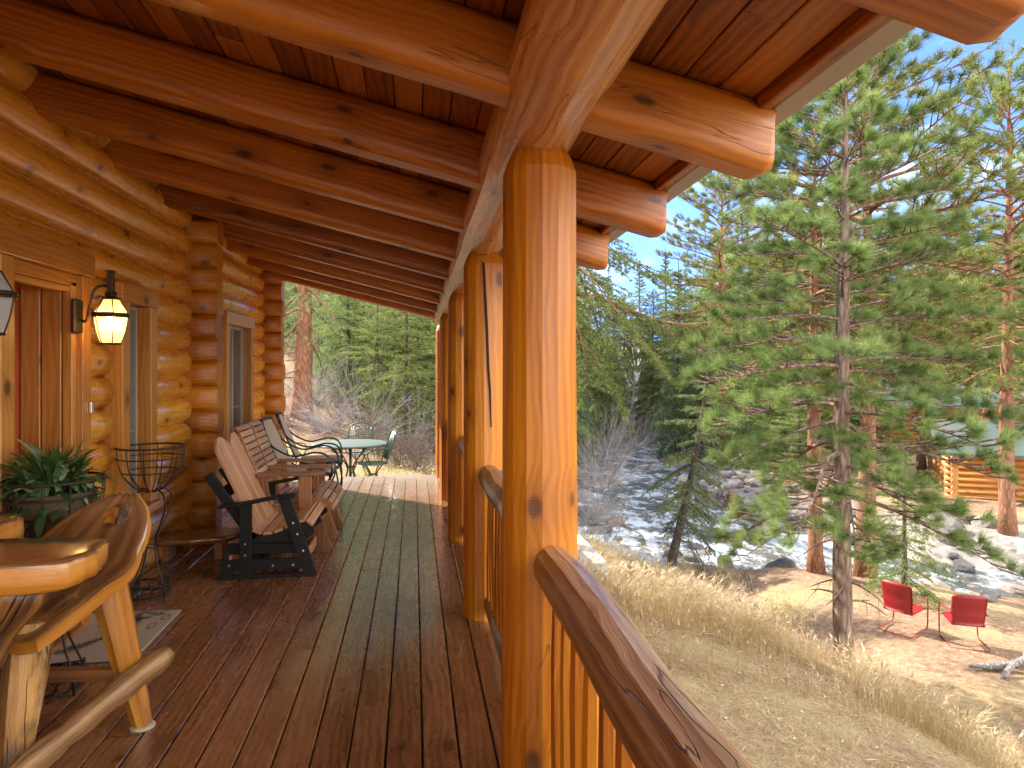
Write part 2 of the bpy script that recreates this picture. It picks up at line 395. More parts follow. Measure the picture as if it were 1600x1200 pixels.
# --- wall logs
Z0 = -.02
op = [(3.42, 4.27, -1, 2.12), (4.74, 5.34, .50, 2.0), (7.22, 8.40, .50, 2.04)]
mb = MB()
def course(z, y0, y1, r=.1185):
    segs = [(y0, y1)]
    for a, b, zl, zh in op:
        if z+.06 > zl and z-.06 < zh:
            ns_ = []
            for s0, s1 in segs:
                if b <= s0 or a >= s1: ns_.append((s0, s1)); continue
                if a > s0: ns_.append((s0, a+.02))
                if b < s1: ns_.append((b-.02, s1))
            segs = ns_
    tt = random.random()
    for s0, s1 in segs:
        n = max(3, int((s1-s0)/.22)); P = []; r_ = []
        for i in range(n+1):
            y = lerp(s0, s1, i/n); P.append((XW+random.uniform(-.003, .003), y, z)); r_.append(r*random.uniform(.975, 1.025))
        # rounded scribe at corner ends
        for end in (s0, s1):
            if end in (6.36, 9.33):
                e = len(P)-1
                P[e] = (XW, end-.05, z); P += [(XW, end-.02, z), (XW, end+.02, z)]; r_ += [r*.95, r*.74]; r_[e] = r
        mb.tube(P, r_, 26, wob=.005, t=tt)
for k in range(15):
    z = -.02+CR*(k+.5)-.0
    course(z, -3, 6.36); course(z, 6.45, 9.33)
wall = mb.build('log_wall', M['log'], cabin)
# --- cross walls (stubs facing the camera)
def sq(e):
    return lambda a: 1/((abs(math.cos(a))**e+abs(math.sin(a))**e)**(1/e))
for y in (6.43, 9.42):
    mb = MB()
    for k in range(-1, 14):
        z = .085+CR*(k+.5)+.0
        xo = -1.722+random.uniform(-.012, .012)
        if z+.1 > rz(-1.72)+.2: continue
        pr = lambda a: sq(2.6)(a)
        mb.tube([(-4.0, y, z), (-2.1, y, z), (-1.9, y, z), (xo, y, z)], .109, 24, prof=lambda a: (1/((abs(math.cos(a)/1.0)**4+abs(math.sin(a)/.93)**4)**.25)), wob=.008, up=(0, 0, 1))
    mb.build('corner_log_stack', M['post'], cabin)
# --- dark core so nothing shows between logs
mb = MB()
for a, b in ((-3, 3.42), (4.27, 4.74), (5.34, 7.22), (8.40, 9.33)): mb.box((-2.2, a, -.4), (-2.06, b, 3.1))
for a, b, zl, zh in op:
    mb.box((-2.2, a, zh), (-2.06, b, 3.1))
    if zl > 0: mb.box((-2.2, a, -.4), (-2.06, b, zl))
mb.build('wall_core', M['dark'], cabin)
mb = MB(); mb.box((-8, -3.2, -.6), (-2.6, 9.9, 3.0)); mb.box((-2.58, -3.2, -.6), (-2.21, 3.2, 3.0)); mb.box((-2.58, 5.4, -.6), (-2.21, 7.1, 3.0)); mb.box((-2.58, 9.0, -.6), (-2.21, 9.9, 3.0))
mb.build('house_body', M['log'], cabin)
# --- rafters
def raf(y, x0=-2.25, x1=1.10, d=.148):
    m = MB(); H = .222; W = d/2
    def prof(a):   # tall section, rounded sides, sawn bottom
        c, s_ = math.cos(a), math.sin(a)
        r1 = 1/((abs(c)/(H/2))**4.5+(abs(s_)/W)**4.5)**(1/4.5)
        if c < 0 and abs(c*r1) > H/2*.93: r1 = H/2*.93/abs(c)
        return r1
    n = 14; P = []; r_ = []
    for i in range(n+1):
        x = lerp(x0, x1, i/n); P.append((x, y+random.uniform(-.003, .003), rz(x)+H/2*.95)); r_.append(1+random.uniform(-.012, .012))
    P += [(x1+.012, y, rz(x1)+H/2*.95)]; r_ += [.93]
    m.tube(P, r_, 26, prof=prof, wob=.006)
    # correct uv scale (radius list was unitless)
    m.UV = [(u, v*.12) for u, v in m.UV]
    o = m.build('rafter', M['rafter'], cabin); return o
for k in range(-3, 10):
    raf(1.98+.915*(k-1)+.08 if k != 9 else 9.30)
# --- roof boards, fascia, gutter, roof
def rp_(x): return rz(x)+.222
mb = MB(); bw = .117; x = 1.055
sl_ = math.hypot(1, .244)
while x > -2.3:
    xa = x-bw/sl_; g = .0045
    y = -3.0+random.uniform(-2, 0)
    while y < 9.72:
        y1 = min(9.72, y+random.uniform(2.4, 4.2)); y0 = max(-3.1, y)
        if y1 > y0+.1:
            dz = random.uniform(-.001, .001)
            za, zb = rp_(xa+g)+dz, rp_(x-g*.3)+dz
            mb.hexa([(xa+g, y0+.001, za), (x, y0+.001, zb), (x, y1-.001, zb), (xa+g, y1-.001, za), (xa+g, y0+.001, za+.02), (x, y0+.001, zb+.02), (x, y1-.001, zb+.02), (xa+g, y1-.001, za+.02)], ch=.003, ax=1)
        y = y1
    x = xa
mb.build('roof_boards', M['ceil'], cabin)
mb = MB()
def rslab(x0, x1, y0, y1, a, b, **k):
    mb.hexa([(x0, y0, rp_(x0)+a), (x1, y0, rp_(x1)+a), (x1, y1, rp_(x1)+a), (x0, y1, rp_(x0)+a), (x0, y0, rp_(x0)+b), (x1, y0, rp_(x1)+b), (x1, y1, rp_(x1)+b), (x0, y1, rp_(x0)+b)], **k)
rslab(-6.2, 1.07, -3.1, 9.71, .0215, .05)
mb.build('roof_deck', M['dark'], cabin)
mb = MB(); rslab(-6.3, 1.20, -3.15, 9.76, .052, .09)
mb.hexa([(-9.5, -3.15, 3.5), (-6.3, -3.15, rp_(-6.3)), (-6.3, 9.76, rp_(-6.3)), (-9.5, 9.76, 3.5), (-9.5, -3.15, 3.54), (-6.3, -3.15, rp_(-6.3)+.09), (-6.3, 9.76, rp_(-6.3)+.09), (-9.5, 9.76, 3.54)])
mb.build('shingle_roof', M['shingle'], cabin)
mb = MB(); mb.box((1.058, -3.1, 2.252), (1.096, 9.74, 2.345)); mb.box((-2.2, 9.725, 2.0), (-2.18, 9.73, 2.1))
mb.build('fascia_board', M['rafter'], cabin)
mb = MB()
gp = [(1.104, 2.345), (1.104, 2.262), (1.112, 2.256), (1.190, 2.256), (1.208, 2.268), (1.222, 2.32), (1.226, 2.352), (1.218, 2.352), (1.212, 2.32), (1.198, 2.272), (1.114, 2.262), (1.110, 2.345)]
for a, b in ((-3.1, .6), (.602, 3.6), (3.602, 6.6), (6.602, 9.76)):
    mb.prism(gp, (0, (a+b)/2, 0), (1, 0, 0), (0, 0, 1), b-a)
mb.build('gutter', M['gutter'], cabin)
mb = MB()
for q in (4.6, 9.55):
    mb.tube(bez([(1.15, q, 2.25), (1.15, q, 2.12), (1.02, q, 1.98), (.72, q, 1.90), (.60, q, 1.82), (.585, q, 1.6), (.585, q, .1)], 6), .03, 10)
if False: mb.build('downspout', M['gutter'], cabin)
# --- main porch beam
mb = MB()
P = [(.42, -3+.35*i, 2.318) for i in range(37)]; r_ = [.150*(1+.02*math.sin(i*1.7)+.012*math.sin(i*4.1)) for i in range(37)]
mb.tube(P, r_, 18, smooth=False, wob=.012)
mb.build('porch_beam', M['beam'], cabin)
# --- posts
posts = []
PY = [-1.6, 2.30, 4.16, 6.02, 7.86, 9.50]
PX = [.42, .425, .425, .42, .415, .42]
for i, (x, y) in enumerate(zip(PX, PY)):
    m = MB(); rr = .128
    zs = [-.002, .5, 1.0, 1.5, 2.07, 2.115, 2.16, 2.22, 2.26]; rs = [rr*1.02, rr*1.01, rr, rr*.995, rr*.99, rr*.985, rr*.86, rr*.62, rr*.5]
    m.tube([(x, y, z) for z in zs], rs, 15, smooth=False, wob=.01, up=(1, 0, 0))
    p = m.build('porch_post', M['post'], cabin); posts.append(p)
    if i == 2:   # the long drying crack in the second post
        c = MB(); 
        pts = [(x-.018, 2.13), (x-.006, 1.9), (x+.004, 1.7), (x+.012, 1.5), (x+.022, 1.38), (x+.030, 1.15)]
        w_ = [.007, .008, .007, .006, .005, .001]
        for (xa, za), (xb, zb), wa, wb in zip(pts[:-1], pts[1:], w_[:-1], w_[1:]):
            ya = y-rr*1.0; 
            c.hexa([(xb-wb, ya-.004, zb), (xb+wb, ya-.004, zb), (xb+wb, ya+.03, zb), (xb-wb, ya+.03, zb), (xa-wa, ya-.004, za), (xa+wa, ya-.004, za), (xa+wa, ya+.03, za), (xa-wa, ya+.03, za)], ch=.0005)
        c.build('drying_crack', M['dark'], p)
# --- railing bays
for i in range(len(PY)-1):
    ya, yb = PY[i]+.10, PY[i+1]-.10
    rl = empty('railing', (.44, (ya+yb)/2, 0), None, None); rl.parent = cabin; rl.location = rl.location-cabin.location
    m = MB(); n = 12; P = []; r_ = []
    for k in range(n+1):
        f = k/n; P.append((.445+.006*math.sin(k*1.3+i), lerp(ya, yb, f), .862+.004*math.sin(k*2+i)))
        r_.append(.074*(1+.03*math.sin(k*1.9+i*2)))
    P[0] = (.445, ya-.02, .862); r_[0] = .045; P.insert(1, (.445, ya+.03, .862)); r_.insert(1, .068)
    P[-1] = (.445, yb+.02, .862); r_[-1] = .045; P.insert(-1, (.445, yb-.035, .862)); r_.insert(-1, .068)
    P.insert(-1, (.445, yb-.005, .862)); r_.insert(-1, .058)
    m.tube(P, r_, 13, smooth=False, wob=.018); m.build('handrail', M['rail'], rl)
    m = MB(); m.tube([(.455, ya-.02, .105), (.455, ya+.05, .105), (.455, yb-.05, .105), (.455, yb+.02, .105)], [.035, .05, .05, .035], 12, wob=.03); m.build('bottom_rail', M['rail'], rl)
    nb = 13 if i else 26
    for k in range(nb):
        y = lerp(ya+.10, yb-.10, k/(nb-1))+random.uniform(-.006, .006)
        b = MB(); tx = random.uniform(-.008, .008)
        b.tube([(.45+tx, y, .12), (.45+tx*.5, y, .35), (.45, y+.002, .6), (.45, y, .83)], [.027, .031, .029, .024], 8, smooth=False, wob=.06); b.build('baluster', M['post'], rl)
# --- deck
mb = MB(); x = .0325+.142*4
while x > -2.08:
    xa = x-.142; y = -3-random.uniform(0, 2.5)
    while y < 9.68:
        y1 = min(9.68, y+random.choice([3.66, 4.27, 4.88, 6.1])); y0 = max(-3, y)
        if y1-y0 > .05:
            dz = random.uniform(-.0015, .0015)
            mb.box((xa+.0035, y0+.0015, -.038), (x-.0035, y1-.0015, dz), ch=.004, ax=1)
        y = y1
    x = xa
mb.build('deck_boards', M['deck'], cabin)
mb = MB(); yj = .15
while yj < 9.6:
    for k in range(4-18, 5):
        xb = .0325+.142*k-.071
        if xb < -2.05: continue
        for s_ in (-.042, .042):
            cx_, cy_ = xb+s_+random.uniform(-.006, .006), yj+random.uniform(-.008, .008); b_ = len(mb.V)
            for q in range(6): mb.V.append(Vector((cx_+.0042*math.cos(q*1.047), cy_+.0042*math.sin(q*1.047), .0022)))
            mb.face(range(b_, b_+6), [(0, 0)]*6, .5)
    yj += .406
sc_o = mb.build('deck_screws', M['dark'], cabin); sc_o['kind'] = 'stuff'
mb = MB(); mb.box((-2.08, -3, -.33), (.585, 9.60, -.05)); mb.build('deck_joists', M['dark'], cabin)
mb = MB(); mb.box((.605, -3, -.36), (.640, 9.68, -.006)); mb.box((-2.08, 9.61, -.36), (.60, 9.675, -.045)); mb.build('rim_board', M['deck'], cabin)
# --- door
dr = MB(); dr.box((-2.205, 3.485, .03), (-2.165, 4.365, 2.02), ch=.003)
door = dr.build('door', M['door'], cabin)
m = MB()
for z0, z1 in ((1.60, 1.80), (.95, 1.55)): m.box((-2.168, 3.525, z0), (-2.160, 3.595, z1), ch=.001)
m.build('door_pane', M['glass'], door)
m = MB()
m.box((-2.172, 3.500, .9), (-2.150, 3.522, 1.95)); m.box((-2.172, 3.597, .9), (-2.150, 3.615, 1.95)); m.box((-2.172, 3.522, 1.555), (-2.152, 3.597, 1.595)); m.box((-2.172, 3.522, 1.80), (-2.152, 3.597, 1.83))
m.build('door_moulding', M['door'], door)
m = MB(); m.lathe([(0, 0), (.03, .0), (.034, .01), (.012, .02)], (-2.16, 4.045, 1.0)); m.tube([(-2.17, 4.045, 1.0), (-2.10, 4.045, 1.0), (-2.10, 3.965, 1.0)], .01, 8); m.build('door_handle', M['iron'], door)
df = MB()
df.box((-2.16, 4.130, .0), (-2.06, 4.265, 2.0)); df.box((-2.055, 4.137, .0), (-1.955, 4.265, 2.0)); df.box((-1.95, 4.143, 0), (-1.90, 4.195, 1.99))       # deep jamb in steps
df.box((-1.95, 4.197, 0), (-1.868, 4.300, 2.03)); df.box((-1.90, 3.420, 0), (-1.868, 3.530, 2.03))
df.box((-2.2, 3.365, 0), (-1.90, 3.465, 2.0)); df.box((-2.16, 3.465, 1.965), (-1.90, 4.195, 2.03)); df.box((-1.965, 3.535, 1.93), (-1.91, 4.195, 1.963))
df.box((-1.95, 3.385, 2.032), (-1.855, 4.325, 2.165))
fr = df.build('door_frame', M['trim'], cabin)
m = MB(); m.box((-1.867, 4.265, 1.24), (-1.85, 4.300, 1.31)); m.build('doorbell', M['steel'], cabin)
m = MB(); m.box((-2.2, 3.425, .0), (-1.93, 4.195, .028)); m.box((-1.928, 3.425, .0), (-1.86, 4.195, .045)); m.build('threshold', M['slat2d'], cabin)
# --- windows
def window(y0, y1, z0, z1, ym, split):
    f = MB(); t_ = .095
    f.box((-1.99, y0-.02, z0-.02), (-1.872, y0+t_, z1)); f.box((-1.99, y1-t_, z0-.02), (-1.872, y1+.02, z1))
    f.box((-1.99, y0-.04, z1+.002), (-1.865, y1+.04, z1+.125)); 
    wf = f.build('window', M['trim'], cabin)
    g = MB(); g.box((-2.03, y0+t_, z0+.02), (-2.02, ym if split else y1-t_, z1-.02)); g.build('pane', M['glass'], wf)
    if split:
        g = MB(); g.box((-2.0, ym, z0+.02), (-1.994, y1-t_, z1-.02)); g.build('pane', M['glass'], wf)
    h = MB(); a, b = y0+t_, y1-t_
    for q in (a, b-.022): h.box((-2.03, q, z0), (-1.965, q+.022, z1))
    h.box((-2.03, a+.022, z0), (-1.965, b-.022, z0+.03)); h.box((-2.03, a+.022, z1-.03), (-1.965, b-.022, z1))
    h.box((-2.015, a+.022, (z0+z1)/2-.2), (-1.985, b-.022, (z0+z1)/2-.185))
    if split: h.box((-2.03, ym-.015, z0+.03), (-1.97, ym+.015, z1-.03))
    h.build('sash', M['gutter'] if True else 0, wf)
    s = MB(); s.box((-1.99, y0-.03, z0-.075), (-1.83, y1+.03, z0-.022)); s.build('sill', M['trim'], wf)
    if split:
        s = MB(); s.box((-1.992, a+.024, z0+.032), (-1.989, ym-.016, z1-.032)); s.build('insect_screen', M['screen'], wf)
window(4.77, 5.33, .56, 1.94, 0, False)
window(7.26, 8.38, .56, 1.96, 7.86, True)

# --- the eave line drops a little towards the far end
def dzr(y): return .055-.0205*(y-2)
for o_ in kids(cabin):
    k_ = o_.name.split('.')[0]
    if k_ in ('rafter', 'roof_boards', 'roof_deck', 'shingle_roof', 'fascia_board', 'gutter', 'porch_beam', 'porch_post'):
        for v in o_.data.vertices:
            if k_ != 'porch_post' or v.co.z > 1.9: v.co.z += dzr(v.co.y+4)

# ================================================================== wall lanterns
GL = NT('lantern_glass'); GL.b.inputs['Base Color'].default_value = (1, .78, .42, 1); GL.b.inputs['Roughness'].default_value = .5
_t = GL.N('BsdfTranslucent'); _t.inputs[0].default_value = (1, .82, .5, 1); _tr = GL.N('BsdfTransparent'); _tr.inputs[0].default_value = (1, .9, .7, 1)
_m = GL.N('MixShader'); _m.inputs[0].default_value = .55; GL.L(_t.outputs[0], _m.inputs[1]); GL.L(_tr.outputs[0], _m.inputs[2])
_m2 = GL.N('MixShader'); _m2.inputs[0].default_value = .2; GL.L(_m.outputs[0], _m2.inputs[1]); GL.L(GL.b.outputs[0], _m2.inputs[2]); GL.L(_m2.outputs[0], GL.o.inputs[0])
CG = NT('clear_glass'); _t = CG.N('BsdfTransparent'); _t.inputs[0].default_value = (.85, .88, .9, 1); CG.b.inputs['Base Color'].default_value = (.5, .54, .58, 1); CG.b.inputs['Roughness'].default_value = .12
_m = CG.N('MixShader'); _m.inputs[0].default_value = .5; CG.L(_t.outputs[0], _m.inputs[1]); CG.L(CG.b.outputs[0], _m.inputs[2]); CG.L(_m.outputs[0], CG.o.inputs[0])
BU = NT('lit_bulb'); BU.b.inputs['Emission Color'].default_value = (1, .72, .34, 1); BU.b.inputs['Emission Strength'].default_value = 9; BU.b.inputs['Base Color'].default_value = (1, .9, .7, 1)
BD = plain('unlit_bulb', (.6, .58, .5), .3)
def lantern(x, y, z, lit, label):
    t = empty('wall_lantern', (x-.17, y, z), label, 'lantern', 'wall lanterns beside the cabin door')
    m = MB(); seg = 6
    m.lathe([(0, .225), (.012, .22), (.014, .20), (.03, .195), (.034, .18), (.028, .168), (.05, .158), (.052, .150), (0, .150)], (x, y, z-.06), 6, False)
    for k in range(6):
        a = 2*math.pi*k/6
        pr = [(.048, .152), (.062, .125), (.082, .092), (.094, .065), (.088, .02), (.078, -.03), (.064, -.075), (.054, -.098)]
        m.tube([(x+r_*math.cos(a), y+r_*math.sin(a), z-.06+q) for r_, q in pr], .0032, 5)
    m.ring((x, y, z-.06+.066), .097, .009, 6); m.ring((x, y, z-.06+.054), .094, .006, 6)
    m.ring((x, y, z-.158), .055, .005, 6)
    m.lathe([(0, -.1), (.05, -.1), (.048, -.094), (0, -.094)], (x, y, z-.06), 6, False)
    m.build('cage', M['bronze'], t)
    m = MB(); m.lathe([(.046, .150), (.060, .125), (.080, .092), (.092, .064), (.086, .02), (.076, -.03), (.062, -.075), (.052, -.096)], (x, y, z-.06), 6, False)
    m.build('glass_shade', GL.m if lit else CG.m, t)
    m = MB(); m.lathe([(0, -.035), (.018, -.028), (.026, -.008), (.022, .02), (.012, .045), (.012, .07), (0, .07)], (x, y, z-.05), 12); m.build('bulb', BU.m if lit else BD, t)
    m = MB(); m.box((x-.19, y-.05, z-.10), (x-.165, y+.05, z+.09), ch=.01)
    m.tube(bez([(x-.17, y, z-.02), (x-.13, y, z-.03), (x-.11, y, z+.05), (x-.09, y, z+.14), (x-.04, y, z+.17), (x, y, z+.15), (x, y, z+.12)], 6), .008, 8)
    m.box((x-.016, y-.016, z+.12), (x+.016, y+.016, z+.245), ch=.003); m.box((x-.022, y-.022, z+.246), (x+.022, y+.022, z+.256), ch=.002)
    m.ring((x-.06, y, z+.06), .05, .004, 18, (0, 1, 0), 5)
    m.build('bracket', M['bronze'], t)
    if lit:
        l = bpy.data.lights.new('lantern_light', 'POINT'); l.energy = 2.2; l.color = (1, .66, .30); l.shadow_soft_size = .03
        lo = bpy.data.objects.new('lantern_light', l); COL.objects.link(lo); lo.location = (x, y, z-.06); lo.parent = t; lo.location = Vector((x, y, z-.055))-t.location
    return t
lantern(-1.70, 4.15, 1.80, True, 'lit amber glass wall lantern between the door and the window')
lantern(-1.70, 3.03, 1.80, False, 'clear glass wall lantern cut off by the left edge of the photo')

# ================================================================== black and tan double glider
def arch_slats(mb, o, ax, ay, width, n, H, arch, th, gap=.012):
    """vertical back slats, tops following an arc"""
    w_ = (width-gap*(n-1))/n
    top = lambda u: H-arch*(2*u/width-1)**2
    for i in range(n):
        a = i*(w_+gap); b = a+w_
        pts = [(a, 0), (b, 0), (b, top(b)-.004), ((a+b)/2, top((a+b)/2)), (a, top(a)-.004)]
        mb.prism(pts, o, ax, ay, th)
gl = empty('double_glider', (-1.05, 5.45, 0), 'black framed double glider bench with two fan shaped tan slat backs', 'glider bench')
Ya, Yb = 5.10, 5.94
sides = []
for y in (Ya, Yb):
    m = MB()
    m.bar((-.735, y, .0), (-.925, y, .575), .038, .085, up=(1, 0, 0)); m.bar((-1.19, y, .01), (-1.19, y, .53), .038, .082, up=(1, 0, 0))
    m.box((-1.37, y-.02, .0), (-.70, y+.02, .028), ch=.004); m.box((-1.36, y-.017, .06), (-.78, y+.017, .135)); 
    m.prism([(-1.40, .0), (-1.30, 0), (-1.23, .1), (-1.34, .1)], (0, y, 0), (1, 0, 0), (0, 0, 1), .036)
    m.build('side_frame', M['black'], gl)
    m = MB(); m.bar((-1.375, y, .515), (-1.15, y, .545), .075, .022); m.bar((-1.15, y, .545), (-.95, y, .582), .088, .022); m.bar((-.95, y, .582), (-.84, y, .588), .095, .022); m.build('armrest', M['black'], gl)
    m = MB()
    for p in ((-1.19, .17), (-1.19, .25), (-.79, .19), (-.83, .31), (-.86, .39), (-1.30, .10), (-1.0, .09), (-.86, .09)):
        m.tube([(p[0], y-.026, p[1]), (p[0], y-.018, p[1])], .007, 8)
        m.tube([(p[0], y+.018, p[1]), (p[0], y+.026, p[1])], .007, 8)
    m.build('bolt', M['steel'], gl)
m = MB()
for y in (Ya+.05, (Ya+Yb)/2, Yb-.05):
    m.prism([(-1.17, .245), (-.80, .24), (-.72, .30), (-.735, .375), (-.82, .38), (-.95, .325), (-1.10, .29), (-1.16, .33)], (0, y, 0), (1, 0, 0), (0, 0, 1), .034)
    m.bar((-1.14, y, .27), (-1.46, y, .74), .034, .07, up=(1, 0, 0))
m.bar((-1.36, Ya+.05, .60), (-1.36, Yb-.05, .60), .03, .09, up=(-.55, 0, .8)); m.bar((-1.22, Ya+.05, .38), (-1.22, Yb-.05, .38), .03, .08, up=(-.55, 0, .8))
m.bar((-1.33, Ya+.045, .205), (-.82, Ya+.045, .195), .034, .075); m.bar((-1.33, Yb-.045, .205), (-.82, Yb-.045, .195), .034, .075)
m.bar((-1.10, Ya, .10), (-1.10, Yb, .10), .034, .07)
m.build('seat_frame', M['black'], gl)
m = MB(); dv = Vector((-.31, 0, .665)).normalized()
for y0 in (Ya+.045, Ya+.045+.385): arch_slats(m, (-1.13, y0, .315), (0, 1, 0), tuple(dv), .368, 4, .745, .085, .02)
m.build('backrest', M['slat'], gl)
m = MB(); sp = bez([(-1.155, 0, .335), (-1.06, 0, .305), (-.95, 0, .335), (-.82, 0, .392), (-.745, 0, .385), (-.722, 0, .325)], 8)
L = [0]
for a, b in zip(sp[:-1], sp[1:]): L.append(L[-1]+(b-a).length)
def at(s):
    for i in range(len(L)-1):
        if L[i+1] >= s: return sp[i].lerp(sp[i+1], (s-L[i])/(L[i+1]-L[i]))
    return sp[-1]
s = 0
while s < L[-1]-.03:
    e = min(s+.068, L[-1]); a, b = at(s), at(e); m.bar((a.x, Ya+.03, 0), (a.x, Yb-.03, 0), .01, .01) if False else None
    mid = (a+b)/2; d = (b-a).normalized(); nrm = Vector((-d.z, 0, d.x)); h = (b-a)/2; t_ = nrm*.011
    y0, y1 = Vector((0, Ya+.028, 0)), Vector((0, Yb-.028, 0))
    m.hexa([mid-h-t_+y0, mid+h-t_+y0, mid+h-t_+y1, mid-h-t_+y1, mid-h+t_+y0, mid+h+t_+y0, mid+h+t_+y1, mid-h+t_+y1], ax=1)
    s = e+.012
m.build('seat', M['slat'], gl)
m = MB()
m.prism([(Ya+.06, .10), (Ya+.10, .10), (Ya+.17, .20), (Yb-.17, .20), (Yb-.10, .10), (Yb-.06, .10), (Yb-.06, .235), (Ya+.06, .235)][::1], (-.83, 0, 0), (0, 1, 0), (0, 0, 1), .022)
m.build('front_apron', M['slat'], gl)
for x_, z_ in ((-.80, .095), (-1.30, .12)): m = MB(); m.bar((x_, Ya+.02, z_), (x_, Yb-.02, z_), .022, .075); m.build('cross_rail', M['slat'], gl)

# ================================================================== brown slatted double rocker bench
sb = empty('slatted_double_seat', (-1.05, 6.2, 0), 'brown cedar double seat with two curved horizontal slat backs behind the black glider', 'bench')
bp = bez([(-1.47, 0, .985), (-1.44, 0, 1.02), (-1.40, 0, .99), (-1.33, 0, .80), (-1.25, 0, .60), (-1.20, 0, .43), (-1.15, 0, .385), (-1.02, 0, .40), (-.86, 0, .445), (-.74, 0, .44), (-.675, 0, .39), (-.665, 0, .33)], 8)
LB = [0]
for a, b in zip(bp[:-1], bp[1:]): LB.append(LB[-1]+(b-a).length)
def atb(s):
    for i in range(len(LB)-1):
        if LB[i+1] >= s: return bp[i].lerp(bp[i+1], (s-LB[i])/(LB[i+1]-LB[i]))
    return bp[-1]
for (y0, y1) in ((5.80, 6.16), (6.22, 6.58)):
    m = MB(); s = 0
    while s < LB[-1]-.02:
        e = min(s+.046, LB[-1]); a, b = atb(s), atb(e); mid = (a+b)/2; d = (b-a).normalized(); n_ = Vector((-d.z, 0, d.x)); h = (b-a)/2; t_ = n_*.009
        q0, q1 = Vector((0, y0, 0)), Vector((0, y1, 0))
        m.hexa([mid-h-t_+q0, mid+h-t_+q0, mid+h-t_+q1, mid-h-t_+q1, mid-h+t_+q0, mid+h+t_+q0, mid+h+t_+q1, mid-h+t_+q1], ax=1)
        s = e+.010
    m.build('slatted_shell', M['slat2'], sb)
    for y in (y0+.012, y1-.012):
        m = MB(); up = [(p.x, p.z) for p in bp[::2]]; lo = []
        for i, p in enumerate(bp[::2]):
            a = bp[max(0, 2*i-1)]; b = bp[min(len(bp)-1, 2*i+1)]; d = (b-a).normalized(); o_ = Vector((-d.z, 0, d.x))
            lo.append((p.x-o_.x*.055, p.z-o_.z*.055) if 1 < i < len(bp[::2])-2 else (p.x-o_.x*.02, p.z-o_.z*.02))
        # build as strip quads
        for i in range(len(up)-1):
            m.prism([up[i], up[i+1], lo[i+1], lo[i]], (0, y, -.010), (1, 0, 0), (0, 0, 1), .022, t=.3)
        m.build('shell_rib', M['slat2d'], sb)
for y in (5.765, 6.19, 6.615):
    m = MB(); m.prism([(-1.25, -.012), (-.75, -.012), (-.715, 0), (-.75, .014), (-1.25, .014)], (0, y, .64), (1, 0, 0), (0, 0, 1), .082); m.build('armrest', M['slat2d'], sb)
    m = MB(); m.box((-.93, y-.018, .10), (-.83, y+.018, .625)); m.bar((-1.16, y, .12), (-1.22, y, .625), .034, .08, up=(1, 0, 0))
    m.prism([(-.93, .0), (-.68, .0), (-.66, .035), (-.70, .12), (-.74, .26), (-.84, .30)], (0, y, 0), (1, 0, 0), (0, 0, 1), .034)
    m.prism([(-1.36, .0), (-.9, .0), (-.9, .07), (-1.0, .11), (-1.2, .11), (-1.38, .05)], (0, y, 0), (1, 0, 0), (0, 0, 1), .033)
    m.build('side_frame', M['slat2d'], sb)
for x_ in (-.80, -1.18): m = MB(); m.box((x_, 5.785, .20), (x_+.03, 6.60, .27)); m.build('cross_rail', M['slat2d'], sb)

# ================================================================== iron spring chairs with sling backs
def sling_chair(label):
    t = empty('patio_chair', (0, 0, 0), label, 'patio chair', 'dark iron sling chairs in the row against the wall')
    m = MB()
    for s_ in (-1, 1):
        y = .27*s_; r = .0095
        m.tube(bez([(-.42, y*.75, .98), (-.36, y, .82), (-.28, y, .62), (-.20, y, .47), (-.05, y, .42), (.22, y, .44), (.27, y, .42)], 6), r, 8)
        m.tube(bez([(-.44, y*.8, .985), (-.38, y*1.06, .86), (-.30, y*1.1, .72), (-.1, y*1.12, .62), (.12, y*1.12, .655), (.25, y*1.12, .60), (.28, y*1.1, .45), (.27, y*1.02, .40)], 6), r, 8)
        m.tube(bez([(.12, y, .43), (.20, y, .30), (.10, y, .12), (-.02, y, .03), (-.20, y*1.05, .012), (-.33, y*1.05, .012)], 6), r, 8)
        m.tube(bez([(.25, y, .42), (.28, y, .22), (.24, y*1.02, .05), (.1, y*1.05, .012), (-.2, y*1.05, .012)], 6), r, 8)
    m.tube(bez([(-.42, -.2, .98), (-.45, 0, 1.0), (-.42, .2, .98)], 6), .0095, 8)
    m.tube([(-.33, -.28, .012), (-.33, .28, .012)], .0095, 8); m.tube([(.26, -.27, .425), (.26, .27, .425)], .0095, 8); m.tube([(.0, -.27, .42), (.0, .27, .42)], .008, 8)
    m.build('frame', M['dgreen'], t)
    m = MB(); pr = bez([(-.42, 0, .96), (-.35, 0, .80), (-.26, 0, .58), (-.21, 0, .48)], 4)
    for a, b in zip(pr[:-1], pr[1:]):
        m.hexa([(a.x, -.235, a.z), (b.x, -.255, b.z), (b.x, .255, b.z), (a.x, .235, a.z), (a.x+.006, -.235, a.z+.004), (b.x+.006, -.255, b.z+.004), (b.x+.006, .255, b.z+.004), (a.x+.006, .235, a.z+.004)], t=.5, ch=.0005)
    m.build('sling_back', M['sling'], t)
    m = MB(); m.box((-.19, -.255, .405), (.25, .255, .455), ch=.02); m.build('seat_cushion', M['sling'], t)
    return t
c1 = sling_chair('nearer dark iron chair with a tan sling back, next to the brown slatted seat'); c1.location = (-1.10, 7.38, 0)
c2 = copy_tree(c1); c2['label'] = 'farther dark iron chair with a tan sling back, next to the green table'; c2.location = (-1.12, 8.22, 0); c2.rotation_euler.z = R(6)

